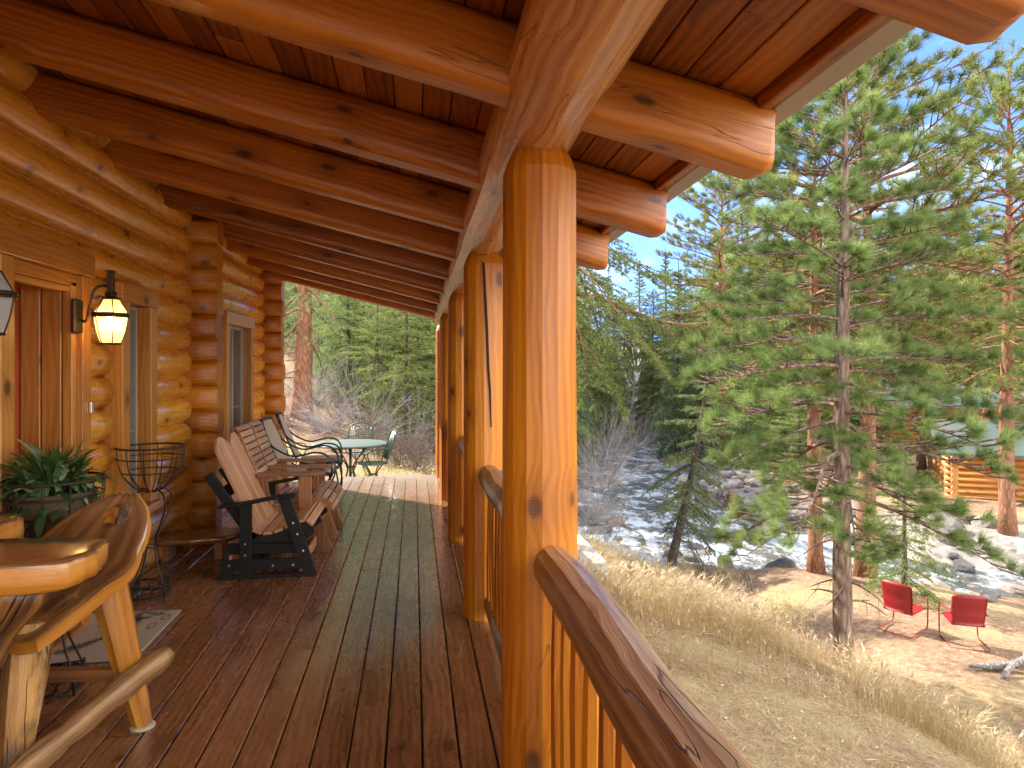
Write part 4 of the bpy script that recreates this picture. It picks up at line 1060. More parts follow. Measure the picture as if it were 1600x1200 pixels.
# ================================================================== concrete ledge by the porch
cl = MB(); cl.box((.66, -3, -.9), (1.20, 1.6, -.32), ch=.01); o = cl.build('concrete_ledge', M['conc'], cabin)
cl = MB(); cl.box((1.0, 7.3, -1.4), (2.12, 8.6, -.64), ch=.01)
o = cl.build('concrete_slab', M['conc']); tag(o, 'grey concrete slab corner in the dry grass behind the nearest porch post', 'slab')

# ================================================================== rocks
rm = NT('river_stone'); oi = rm.N('ObjectInfo'); o_ = rm.obj(); n_ = rm.noise(o_, 4, 6, .65); n2_ = rm.noise(o_, 22, 4, .7)
rc = rm.ramp(oi.outputs['Random'], [(0, (.10, .095, .09)), (.35, (.22, .20, .19)), (.65, (.33, .29, .26)), (.85, (.36, .24, .17)), (1, (.50, .47, .44))])
rm.L(rm.mix(.75, rc, rm.ramp(rm.math('ADD', rm.math('MULTIPLY', n_, .6), rm.math('MULTIPLY', n2_, .4)), [(.3, (.25, .25, .25)), (.7, (1, 1, 1))]), 'MULTIPLY'), rm.b.inputs['Base Color'])
rm.b.inputs['Roughness'].default_value = .75; rm.bump(rm.math('ADD', n2_, n_), .9, .05)
def rockmesh(seed):
    import bmesh
    b = bmesh.new(); bmesh.ops.create_icosphere(b, subdivisions=3, radius=1); rg = random.Random(seed); me = bpy.data.meshes.new('river_rock')
    pl_ = [(Vector((rg.gauss(0, 1), rg.gauss(0, 1), rg.gauss(0, 1))).normalized(), rg.uniform(.62, .9)) for _ in range(9)]
    ph = [rg.uniform(0, 6) for _ in range(6)]
    for v in b.verts:
        c_ = v.co.copy()
        for n_, d in pl_:
            e = c_.dot(n_)-d
            if e > 0: c_ -= n_*e*.96
        c_ *= 1+.05*math.sin(c_.x*5+ph[0])+.05*math.sin(c_.y*6+ph[1])+.03*math.sin(c_.z*11+c_.x*7+ph[2]); c_.z *= .68; v.co = c_
    for f_ in b.faces: f_.smooth = False
    b.to_mesh(me); b.free(); me.materials.append(rm.m); return me
RK = [rockmesh(i) for i in range(6)]
rg = random.Random(21)
def rock(x, y, s_, label, group, dz=0):
    o = bpy.data.objects.new('river_rock', rg.choice(RK)); COL.objects.link(o)
    z = max(hz(x, y), WZ-.08) if dz is None else hz(x, y)+dz
    o.location = (x, y, z+s_*.18); o.scale = (s_*rg.uniform(.8, 1.3), s_*rg.uniform(.8, 1.2), s_*rg.uniform(.75, 1.1)); o.rotation_euler = (rg.uniform(-.3, .3), rg.uniform(-.3, .3), rg.uniform(0, 6.28))
    tag(o, label, 'rock', group); return o
rock(9.75, 17.1, .42, 'large dark boulder standing in the water just left of the thick background trunk', None, .15)
rock(12.1, 22.6, .48, 'pale grey boulder in midstream below the rocky far bank', None, .3)
rock(9.1, 19.0, .33, 'wet brown and grey boulder in the white water in front of the bare saplings', None, .2)
n = 0; tries = 0
while n < 120 and tries < 9000:
    tries += 1; x = rg.uniform(5, 24); y = rg.uniform(14, 46)
    d, s_ = river_sd(np.array([x]), np.array([y])); d = d[0]
    if -3.4 < d < .2 and (d > -1.3 or rg.random() < .28):
        rock(x, y, rg.choice([.1, .13, .16, .2, .26, .34])*(1+y/70), 'grey stone breaking the white water of the river', 'stones standing in the river', -.0 if d > 0 else .16); n += 1
n = 0
while n < 130:
    x = rg.uniform(9, 26); y = rg.uniform(15, 34); d, s_ = river_sd(np.array([x]), np.array([y])); d = d[0]
    if 0 < d < 3.6 and (s_[0] > 0) == SIDE_NEG:
        rock(x, y, rg.choice([.1, .14, .18, .24, .34, .45]), 'pale stone of the rocky bank across the river', 'stones of the rocky far bank'); n += 1
for x, y, s_ in ((11.6, 12.9, .16), (12.4, 13.3, .20), (13.1, 12.6, .3), (12.9, 13.6, .14), (11.2, 13.6, .13), (13.9, 13.1, .22)):
    rock(x, y, s_, 'small grey stone on the ground behind the red chairs', 'stones behind the red chairs')

# ================================================================== trees
BK = {'pine': bark('pine_bark', (.05, .035, .026), (.33, .22, .16)), 'red': bark('ponderosa_bark', (.12, .055, .032), (.34, .165, .095), (9, 9, 2.2)), 'fir': bark('fir_bark', (.03, .024, .02), (.17, .13, .10), (12, 12, 4)), 'grey': bark('bare_wood', (.10, .085, .08), (.34, .30, .29), (14, 14, 5))}
NEED = {'pine': leafmat('long_pine_needles', (.03, .06, .018), (.17, .225, .06), .36, (.42, .44, .15)), 'fir': leafmat('fir_needles', (.04, .075, .025), (.24, .29, .085), .38, (.26, .29, .09)), 'blue': leafmat('spruce_needles', (.04, .065, .032), (.21, .26, .11), .36), 'pond': leafmat('ponderosa_needles', (.05, .075, .02), (.21, .24, .055), .36, (.34, .34, .08))}
def needle_arrays(segs, per, nlen, nwid, fwd, rg_, tints=None, hang=0):
    """segs (N,2,3): needles growing from each twig segment"""
    S = np.asarray(segs); N = len(S); n = N*per
    a = np.repeat(S[:, 0], per, 0); b = np.repeat(S[:, 1], per, 0); t = rg_.random((n, 1)); p = a+(b-a)*t
    ax = b-a; ax = ax/np.maximum(np.linalg.norm(ax, axis=1, keepdims=True), 1e-6)
    r = rg_.normal(size=(n, 3)); r -= ax*(r*ax).sum(1, keepdims=True); r /= np.maximum(np.linalg.norm(r, axis=1, keepdims=True), 1e-6)
    d = ax*fwd*(.6+.8*rg_.random((n, 1)))+r; d[:, 2] -= hang; d /= np.linalg.norm(d, axis=1, keepdims=True)
    L_ = nlen*(.7+.5*rg_.random((n, 1))); w_ = np.cross(d, rg_.normal(size=(n, 3))); w_ /= np.maximum(np.linalg.norm(w_, axis=1, keepdims=True), 1e-6)
    V = np.stack([p-w_*nwid/2, p+w_*nwid/2, p+d*L_], 1).reshape(-1, 3); F = np.arange(3*n).reshape(-1, 3)
    tt = np.repeat(rg_.random(N) if tints is None else tints, per)*.75+rg_.random(n)*.25
    return V, F, tt
def conifer(seed, H, R0, base, Lmax, nbr, mode='pine', need='pine', per=40, nlen=.14, nwid=.005, up0=.5, droop=.6, shape=.8, bk='pine', lean=(0, 0), twigs=9, dead=6, tuftseg=.16, seg=9, irregular=.3, top=.06, barebase=True, dense=False):
    rg_ = random.Random(seed); nr = np.random.default_rng(seed); m = MB(); segs = []; tint = []
    n = 16
    tr = []
    for i in range(n+1):
        f = i/n; tr.append(Vector((lean[0]*H*f*(1-.35*f)+.03*math.sin(f*7+seed)*H*.1, lean[1]*H*f*(1-.35*f)+.03*math.cos(f*6+seed)*H*.1, H*f)))
    m.tube(tr, [R0*(1.25 if i == 0 else 1)*(1-.93*(i/n)**1.05)+.004 for i in range(n+1)], seg, wob=.05)
    tp = lambda f: tr[min(n-1, int(f*n))].lerp(tr[min(n, int(f*n)+1)], f*n-int(f*n))
    for i in range(nbr):
        f = base+(1-top-base)*((i+rg_.random())/nbr)**.95; g_ = (f-base)/(1-base)      # 0 low .. 1 top
        prof = (math.sin(math.pi*min(1, .18+.82*g_))**.6*.55+(1-g_)*.62) if shape > 0 else (1-g_)
        if shape > 1: prof = math.sin(math.pi*min(1, .12+.86*g_))**.55
        L_ = Lmax*max(.08, prof)*rg_.uniform(1-irregular, 1+irregular*.6)
        az = i*2.39996+rg_.uniform(-.5, .5); el = lerp(up0-.55, up0+.45, g_)+rg_.uniform(-.15, .15)
        p = tp(f); P = [p.copy()]; nn = 6; e = el
        for k in range(nn):
            d = Vector((math.cos(az)*math.cos(e), math.sin(az)*math.cos(e), math.sin(e))); p = p+d*L_/nn; P.append(p.copy())
            e += (-droop*(1-g_)+(.25+.5*g_)*(k/nn))*.22*(1.4 if k < 2 else .6); az += rg_.uniform(-.12, .12)
        rb = max(.005, R0*.26*(L_/Lmax)*(1-.3*g_))
        m.tube(P, [rb*(1-.85*k/nn) for k in range(nn+1)], 5, cap=False)
        nt_ = max(3, int(twigs*L_/Lmax*1.2)); hd = (P[-1]-P[0]).normalized(); side_ = hd.cross(Vector((0, 0, 1))).normalized()
        bt = rg_.random()
        for k in range(nt_+1):
            s_ = lerp(.28 if mode == 'pine' else .10, 1, k/nt_)
            q = P[min(nn-1, int(s_*nn))].lerp(P[min(nn, int(s_*nn)+1)], s_*nn-int(s_*nn)) if s_ < 1 else P[-1]
            lt = L_*lerp(.42, .16, s_)*rg_.uniform(.6, 1.25)
            if mode == 'pine':
                sdn = rg_.choice([-1, 1]) if k < nt_ else 0
                d = (hd*.75+side_*sdn*rg_.uniform(.4, 1.1)+Vector((0, 0, rg_.uniform(.05, .55)))).normalized(); e_ = q+d*max(lt, tuftseg*1.1)
                mid = q.lerp(e_, .5)+Vector((0, 0, -.02*lt)); m.tube([q, mid, e_], [rb*.35+.002, rb*.25+.002, .003], 4, cap=False)
                ts = min(tuftseg, lt*.8+.05); segs.append((e_-(e_-mid).normalized()*ts, e_)); tint.append(min(1, max(0, bt*.4+rg_.random()*.6)))
                for _q in range(2 if dense or rg_.random() < .5 else 1):
                    e2 = mid+(d+side_*rg_.uniform(-.9, .9)+Vector((0, 0, rg_.uniform(0, .5)))).normalized()*ts*1.4; segs.append((mid.lerp(e2, .35), e2)); tint.append(rg_.random()); m.tube([mid, e2], [.004, .002], 3, cap=False)
            else:
                for sdn in ((-1, 1) if k < nt_ else (0,)):
                    d = (hd*.8+side_*sdn*rg_.uniform(.6, 1.1)+Vector((0, 0, rg_.uniform(-.32, .12)))).normalized(); e_ = q+d*lt; e_.z -= lt*.12*droop
                    nsp = max(1, int(lt/.16))
                    for z_ in range(nsp):
                        a_ = q.lerp(e_, z_/nsp); b_ = q.lerp(e_, (z_+1)/nsp); segs.append((a_, b_)); tint.append(min(1, bt*.5+rg_.random()*.5))
                        if mode == 'fir2':
                            dd = (d+d.cross(Vector((0, 0, 1)))*rg_.choice([-1, 1])*.9+Vector((0, 0, -.15))).normalized()*min(.16, lt*.4); segs.append((b_, b_+dd)); tint.append(rg_.random())
    for i in range(dead):   # dead lower twigs
        f = rg_.uniform(.12, base) if base > .13 else .1; az = rg_.uniform(0, 6.28); p = tp(f); L_ = Lmax*rg_.uniform(.2, .6); P = [p.copy()]; e = rg_.uniform(-.2, .2)
        for k in range(6): p = p+Vector((math.cos(az)*math.cos(e), math.sin(az)*math.cos(e), math.sin(e)))*L_/6; P.append(p.copy()); e -= rg_.uniform(-.05, .18); az += rg_.uniform(-.3, .3)
        m.tube(P, [R0*.12*(1-.8*k/6)+.003 for k in range(7)], 5, cap=False)
        for z_ in (3, 5): m.tube([P[z_], P[z_]+Vector((rg_.uniform(-.3, .3), rg_.uniform(-.3, .3), rg_.uniform(-.3, .1)))], [.005, .002], 3, cap=False)
    S = np.array([[list(a), list(b)] for a, b in segs]); Vn, Fn, tt = needle_arrays(S, per, nlen, nwid, .8 if mode == 'pine' else .75, nr, np.array(tint), .0 if mode == 'pine' else .12)
    return m, (Vn, Fn, tt), bk, need
def plant_tree(spec, loc, label, cat='tree', group=None, name='pine_tree', rz_=0, sc_=1.0, cache={}):
    key = id(spec)
    t = empty(name, (0, 0, 0), label, cat, group)
    if key not in cache:
        m, (Vn, Fn, tt), bk, need = spec
        a = m.build('trunk', BK[bk], t); b = npmesh('crown', Vn, Fn, NEED[need], t, tint=tt); cache[key] = (a.data, b.data)
    else:
        for nm, dta in zip(('trunk', 'crown'), cache[key]):
            o = bpy.data.objects.new(nm, dta); COL.objects.link(o); o.parent = t
    t.location = loc; t.rotation_euler.z = rz_; t.scale = (sc_,)*3 if not isinstance(sc_, tuple) else sc_
    if group: t['_r'] = loc[0]/max(1, loc[1])
    return t
ORD = ['leftmost', 'second', 'third', 'fourth', 'fifth', 'sixth', 'seventh', 'eighth', 'ninth', 'tenth', 'eleventh', 'twelfth', 'thirteenth', 'fourteenth', 'fifteenth', 'sixteenth', 'seventeenth']
def rank_labels():
    by = {}
    for o in list(bpy.data.objects):
        if '_r' in o: by.setdefault(o['label'], []).append(o)
    for l, os_ in by.items():
        os_.sort(key=lambda o: o['_r'])
        if len(os_) > 1:
            for i, o in enumerate(os_): o['label'] = l+(', leftmost of its kind' if i == 0 else ', %s of its kind from the left' % ORD[i])
        for o in os_: del o['_r']

main = conifer(4, 9.8, .138, .25, 1.95, 80, 'pine', 'pine', per=105, nlen=.165, nwid=.0038, up0=.32, droop=.5, bk='pine', twigs=11, dead=9, tuftseg=.10, seg=16, shape=.8, dense=True)
plant_tree(main, (5.74, 8.49, hz(5.74, 8.49)-.1), 'large open pine with long needles and a straight scaly trunk, nearest tree on the slope', name='pine_tree', rz_=R(40))
firA = conifer(10, 8.5, .13, .10, 1.9, 110, 'fir2', 'fir', per=14, nlen=.085, nwid=.026, up0=.15, droop=.7, bk='fir', twigs=8, dead=4, shape=.8)
firB = conifer(11, 9.5, .15, .12, 2.0, 105, 'fir2', 'blue', per=13, nlen=.085, nwid=.027, up0=.05, droop=.8, bk='fir', twigs=8, dead=6, shape=0, irregular=.35)
firC = conifer(13, 6.5, .09, .04, 1.7, 80, 'fir2', 'fir', per=15, nlen=.07, nwid=.022, up0=.18, droop=.5, bk='fir', twigs=8, dead=0, shape=.8)
pondA = conifer(14, 15, .24, .34, 3.0, 78, 'pine', 'pond', per=40, nlen=.22, nwid=.018, up0=.35, droop=.5, bk='red', twigs=10, dead=8, tuftseg=.26, shape=1.5, seg=12)
pondB = conifer(15, 13, .22, .42, 2.8, 60, 'pine', 'pine', per=38, nlen=.22, nwid=.018, up0=.25, droop=.8, bk='red', twigs=9, dead=10, tuftseg=.26, shape=1.5, seg=12, irregular=.45)
spr = conifer(16, 7.6, .14, .24, 1.5, 34, 'fir2', 'blue', per=26, nlen=.06, nwid=.018, up0=.05, droop=.6, bk='fir', twigs=9, dead=9, lean=(.27, -.04), shape=.8, irregular=.45)
smallfir = conifer(17, 3.9, .06, .06, 1.35, 44, 'fir2', 'fir', per=26, nlen=.05, nwid=.012, up0=.1, droop=.35, bk='fir', twigs=10, dead=0, shape=0, irregular=.2)
plant_tree(spr, (7.25, 19.0, hz(7.25, 19.0)-.15), 'leaning spruce with sparse layered branches on the near river bank', name='spruce_tree', rz_=0)
plant_tree(smallfir, (10.5, 13.4, hz(10.5, 13.4)-.05), 'small young fir with drooping tips just behind the red chairs', name='fir_tree', rz_=1)
plant_tree(pondA, (10.75, 15.0, hz(10.75, 15.0)-.15), 'tall ponderosa with a thick reddish trunk standing behind the nearest pine', name='ponderosa_tree', rz_=2, sc_=.95)
plant_tree(pondB, (9.45, 15.1, hz(9.45, 15.1)-.15), 'ponderosa with a dark brown trunk on the bank to the left of the reddish one', name='ponderosa_tree', rz_=.4, sc_=.85)
tallfir = conifer(20, 11, .17, .34, 2.6, 46, 'fir2', 'fir', per=18, nlen=.07, nwid=.020, up0=.05, droop=.9, bk='red', twigs=11, dead=0, shape=1.5)
plant_tree(tallfir, (2.75, 12.6, hz(2.75, 12.6)-.1), 'fir whose long reddish limb reaches out to the right of the nearest porch post', name='fir_tree', rz_=1.1, sc_=1.0)
tf = [o for o in bpy.data.objects if o.name.startswith('fir_tree') and abs(o.location.x-2.75) < .01][0]
rg_ = random.Random(8); lp = bez([(0, 0, 5.05), (.55, -.1, 4.95), (1.15, -.25, 4.72), (1.7, -.35, 4.50), (2.25, -.4, 4.42), (2.75, -.45, 4.45)], 6)
m = MB(); n_ = len(lp); m.tube(lp, [.055*(1-.75*i/n_) for i in range(n_)], 8, wob=.08); sg_ = []
for i in range(6, n_):
    for s_ in (-1, 1, 0):
        q = lp[i]; d = Vector((rg_.uniform(.1, .8), s_*rg_.uniform(.5, 1), rg_.uniform(-.7, .15) if s_ else -1)).normalized(); l_ = rg_.uniform(.25, .65); e_ = q+d*l_; e_.z -= .12
        mid = q.lerp(e_, .5)+Vector((0, 0, .04)); m.tube([q, mid, e_], [.009, .006, .003], 4, cap=False)
        for a_, b_ in ((q.lerp(mid, .5), mid), (mid, e_)):
            sg_.append((list(a_), list(b_)))
            for _ in range(2):
                dd = Vector((rg_.uniform(-.3, .8), rg_.uniform(-.8, .8), rg_.uniform(-.9, .1))).normalized()*rg_.uniform(.1, .24); c_ = a_.lerp(b_, rg_.random()); sg_.append((list(c_), list(c_+dd)))
lo = m.build('limb', BK['red']); lo.parent = tf; lo.rotation_euler.z = -1.1
Vn, Fn, tt = needle_arrays(np.array(sg_), 30, .05, .011, .75, np.random.default_rng(4)); ln_ = npmesh('limb_needles', Vn, Fn, NEED['fir'], tint=tt); ln_.parent = lo
plant_tree(pondA, (9.6, 6.4, hz(9.6, 6.4)-.1), 'ponderosa at the right edge of the photo sending bare limbs over the sky', name='ponderosa_tree', rz_=4.1, sc_=.72)
# trees standing about the far bank and around the neighbouring cabin
def at(px, py, d):   # helper: ground point under a bearing at a distance
    a = math.atan((px-800)/1067)+YAW; return d*math.sin(a)/math.cos(a-YAW), d*math.cos(a)/math.cos(a-YAW)
specs = {'firA': (firA, 'fir_tree'), 'firB': (firB, 'spruce_tree'), 'firC': (firC, 'fir_tree'), 'pondA': (pondA, 'ponderosa_tree'), 'pondB': (pondB, 'ponderosa_tree')}
LB_ = {'firA': 'green fir across the river', 'firB': 'dark drooping spruce across the river', 'firC': 'short bushy fir across the river', 'pondA': 'tall bright ponderosa across the river', 'pondB': 'thin crowned ponderosa across the river'}
rg = random.Random(33)
for (px, d, k, s_) in ((1575, 21.5, 'pondA', .98), (1515, 33, 'pondB', .9), (1440, 33, 'pondA', .85), (1640, 27, 'firA', 1.3), (1680, 24, 'pondA', .9), (1210, 40, 'firA', 1.35), (1165, 36, 'firC', 1.3), (1280, 44, 'firB', 1.4), (1330, 46, 'firA', 1.5), (1390, 48, 'pondA', .95), (1105, 52, 'firB', 1.3), (1070, 60, 'firA', 1.5), (1140, 64, 'pondA', 1.1), (1230, 60, 'firB', 1.7), (1300, 62, 'pondA', 1.2), (1420, 60, 'firA', 1.7), (1480, 55, 'firB', 1.6), (1560, 52, 'firA', 1.6), (1610, 60, 'pondA', 1.2), (1520, 70, 'firB', 1.9), (1360, 75, 'firA', 1.9), (1190, 80, 'firB', 1.8), (1128, 38, 'pondA', 1.05), (1130, 46, 'firA', 1.7), (1060, 44, 'firB', 1.5), (1020, 56, 'firA', 1.6), (1040, 70, 'firB', 2.0), (1185, 50, 'pondB', 1.25), (1265, 52, 'firA', 1.9), (1215, 70, 'firB', 2.2), (1310, 40, 'pondB', 1.1), (1455, 45, 'firA', 1.7), (1545, 42, 'firB', 1.6), (1100, 75, 'firA', 2.2), (1250, 30, 'firC', .9), (1345, 34, 'firC', .8), (1660, 40, 'firB', 1.5), (1015, 75, 'firB', 1.1)):
    x, y = at(px, 0, d); sp_, nm = specs[k]
    plant_tree(sp_, (x, y, hz(x, y)-.2), LB_[k], group='trees across the river', name=nm, rz_=rg.uniform(0, 6.28), sc_=s_*rg.uniform(.92, 1.08))
# left hillside seen through the end of the porch
LH = {'firA': 'green fir on the hillside past the porch', 'firB': 'grey green spruce on the hillside past the porch', 'firC': 'short bright fir on the hillside past the porch', 'pondB': 'tall thin ponderosa on the hillside past the porch'}
big = conifer(19, 12, .25, .22, 2.2, 40, 'fir2', 'blue', per=12, nlen=.07, nwid=.016, up0=-.05, droop=.7, bk='red', twigs=9, dead=10, shape=1.5, seg=14)
x, y = at(473, 0, 17.2); plant_tree(big, (x, y, hz(x, y)-.2), 'thick reddish brown trunk with a few drooping branches at the left of the porch opening', name='conifer_tree', rz_=1.0, sc_=(1, 1, .8))
for (px, d, k, s_) in ((545, 21, 'firA', .62), (590, 19, 'firC', .62), (635, 16.5, 'firC', .70), (655, 20, 'firA', .72), (615, 24, 'firB', .75), (500, 25, 'firB', .6), (570, 28, 'firA', .85), (530, 33, 'firB', .8), (670, 26, 'firB', .9), (465, 32, 'firA', .7), (700, 19, 'firC', .9), (735, 24, 'firA', .9), (790, 22, 'firC', 1.0), (790, 30, 'firB', 1.1), (640, 34, 'firA', 1.0), (600, 38, 'firB', 1.1), (700, 36, 'firA', 1.2), (760, 40, 'firB', 1.3), (480, 40, 'firA', .9), (440, 28, 'firB', .6), (545, 45, 'firA', 1.2), (850, 34, 'firA', 1.2), (890, 42, 'firB', 1.3), (940, 50, 'firA', 1.2), (960, 62, 'firB', 1.2), (920, 72, 'firA', 1.5), (860, 55, 'firB', 1.5), (985, 88, 'pondB', 1.0), (975, 84, 'firA', 2.0), (1000, 96, 'firB', 2.2), (950, 80, 'firB', 2.0)):
    x, y = at(px, 0, d); sp_, nm = specs[k]
    plant_tree(sp_, (x, y, hz(x, y)-.15), LH[k], group='trees on the hillside beyond the porch', name=nm, rz_=rg.uniform(0, 6.28), sc_=s_*rg.uniform(.95, 1.05))
rank_labels()
# far woods as one mass
def far_wood():
    rr = np.random.default_rng(5); Vs = []; Fs = []; Ts = []; nb = 0
    n = 0
    while n < 3800:
        a = rr.uniform(R(-25), R(55)); d = rr.uniform(46, 250); x, y = d*math.sin(a), d*math.cos(a)
        sd_, _ = river_sd(np.array([x]), np.array([y]))
        if sd_[0] < 5 or (x > 16 and d < 75) or (x < 16 and d < 62 and x < 1): continue
        n += 1; H = rr.uniform(8, 15); W_ = H*rr.uniform(.14, .2); z = hz(x, y)-.5; k = 240 if d < 110 else 90; tn = rr.random()
        f = rr.random(k)**.75; r_ = W_*(1-f)*(.35+.65*rr.random(k)); az = rr.random(k)*6.283; p = np.stack([x+r_*np.cos(az), y+r_*np.sin(az), z+H*(.08+.92*f)], 1)
        s_ = (.55 if d < 120 else .85)*(1.15-f[:, None]*.7); o = np.stack([np.cos(az), np.sin(az), -.35*np.ones(k)], 1)*s_; sd2 = np.stack([-np.sin(az), np.cos(az), .3*rr.normal(size=k)], 1)*s_*.38
        V = np.stack([p-sd2, p+sd2, p+o], 1).reshape(-1, 3); Vs.append(V); Fs.append(np.arange(3*k).reshape(-1, 3)+nb); nb += 3*k; Ts.append(np.clip(tn*.7+rr.random(k)*.3, 0, 1))
        V = np.array([[x-.15, y, z], [x+.15, y, z], [x, y, z+H]]); Vs.append(V); Fs.append(np.array([[nb, nb+1, nb+2]])); nb += 3; Ts.append(np.array([0.]))
    o = npmesh('far_woods', np.concatenate(Vs), np.concatenate(Fs), NEED['blue'], tint=np.concatenate(Ts)); tag(o, 'far conifer woods covering the hills up the valley', 'woods', None, 'stuff')
far_wood()

# ================================================================== bare shrubs, saplings
def bare(seed, H, n, spread, r0=.012, kids_=5):
    rg_ = random.Random(seed); m = MB()
    for i in range(n):
        az = rg_.uniform(0, 6.28); e = rg_.uniform(.9, 1.5)-spread*rg_.random(); p = Vector((rg_.gauss(0, .18*H*.3), rg_.gauss(0, .18*H*.3), 0)); L_ = H*rg_.uniform(.55, 1.05); P = [p.copy()]
        for k in range(6): p = p+Vector((math.cos(az)*math.cos(e), math.sin(az)*math.cos(e), math.sin(e)))*L_/6; P.append(p.copy()); az += rg_.uniform(-.25, .25); e += rg_.uniform(-.16, .1)
        m.tube(P, [r0*(1-.8*k/6) for k in range(7)], 4, cap=False)
        for k in range(kids_):
            j = rg_.randint(1, 5); q = P[j]; a2 = az+rg_.uniform(-1.3, 1.3); e2 = e+rg_.uniform(-.6, .5); l2 = L_*rg_.uniform(.15, .4); w1 = q+Vector((math.cos(a2)*math.cos(e2), math.sin(a2)*math.cos(e2), math.sin(e2)))*l2*.5; w2 = w1+Vector((math.cos(a2+.3)*math.cos(e2), math.sin(a2+.3)*math.cos(e2), math.sin(e2+.2)))*l2*.5
            m.tube([q, w1, w2], [r0*.45, r0*.3, r0*.15], 3, cap=False)
    return m
GM = plain('pale_twigs', (.30, .26, .25), .85, 0, .35, 3, 0); BM = plain('brown_twigs', (.13, .085, .065), .85, 0, .35, 3, 0)
shr = [bare(50+i, 2.2, 46, .9, .011, 7).build('bare_shrub', GM) for i in range(2)]+[bare(60+i, 1.3, 40, 1.0, .009, 6).build('bare_shrub', BM) for i in range(2)]
used = set()
def shrub(k, x, y, s_, label, group, rz_=None):
    o = shr[k] if k not in used else shr[k].copy()
    if k in used: COL.objects.link(o)
    used.add(k); o.location = (x, y, hz(x, y)-.05); o.scale = (s_,)*3; o.rotation_euler.z = rg.uniform(0, 6.28); tag(o, label, 'shrub', group)
for px, d, s_, k in ((925, 21, .7, 0), (938, 27, .9, 1), (925, 26, 1.0, 0), (945, 36, 1.3, 1), (935, 34, 1.8, 0), (990, 52, 2.3, 1), (955, 46, 2.2, 0), (1010, 66, 2.6, 1), (975, 62, 2.6, 0), (930, 42, 2.0, 1), (985, 76, 3.0, 0), (1035, 80, 3.0, 1)):
    x, y = at(px, 0, d); shrub(k, x, y, s_, 'grey leafless shrub on the left bank of the river', 'grey leafless shrubs on the left bank')
for px, d, s_, k in ((625, 13.5, .7, 2), (600, 14.6, .8, 3), (655, 13.2, .75, 2), (575, 15.5, .9, 0), (640, 15, .6, 1), (530, 17, .8, 3), (505, 16, .7, 0), (665, 14.2, .7, 3), (550, 19, .8, 1), (680, 15.5, .9, 2), (610, 17.5, .8, 0), (455, 16, .7, 2), (490, 20, 1, 1), (520, 23, 1, 0)):
    x, y = at(px, 0, d); shrub(k, x, y, s_, 'tangled leafless bush at the foot of the hillside beyond the porch', 'leafless bushes beyond the porch')
for px, d, s_, k in ((1135, 29, 1.1, 2), (1120, 30, .9, 3), (1160, 31, .8, 2)):
    x, y = at(px, 0, d); shrub(k, x, y, s_, 'brown leafless bush on the rocky point across the river', 'brown bushes on the rocky point')
sap = bare(71, 2.6, 3, .25, .012, 7).build('bare_sapling', plain('dark_twig', (.06, .045, .038), .8, 0, .3, 5, 0)); first = True
for px, d, s_ in ((1092, 17.2, .9), (1098, 17.4, 1.0), (1132, 16.6, .8), (1150, 16.2, 1.0), (1180, 16.2, .7), (1110, 17.8, .7), (935, 19, .8)):
    o = sap if first else sap.copy()
    if not first: COL.objects.link(o)
    first = False; x, y = at(px, 0, d); o.location = (x, y, hz(x, y)-.05); o.scale = (s_,)*3; o.rotation_euler.z = rg.uniform(0, 6); tag(o, 'thin dark leafless sapling at the edge of the near bank', 'sapling', 'leafless saplings on the near bank')
# two bare birches upriver
for px, d, lab in ((1009, 78, 'left of two white barked leafless trees up the river'), (1016, 80, 'right of two white barked leafless trees up the river')):
    m = bare(int(px), 11, 1, .1, .16, 16); o = m.build('birch_tree', plain('white_bark', (.55, .52, .50), .8, 0, .2, 4, 0)); x, y = at(px, 0, d); o.location = (x, y, hz(x, y)-.2); tag(o, lab, 'tree')

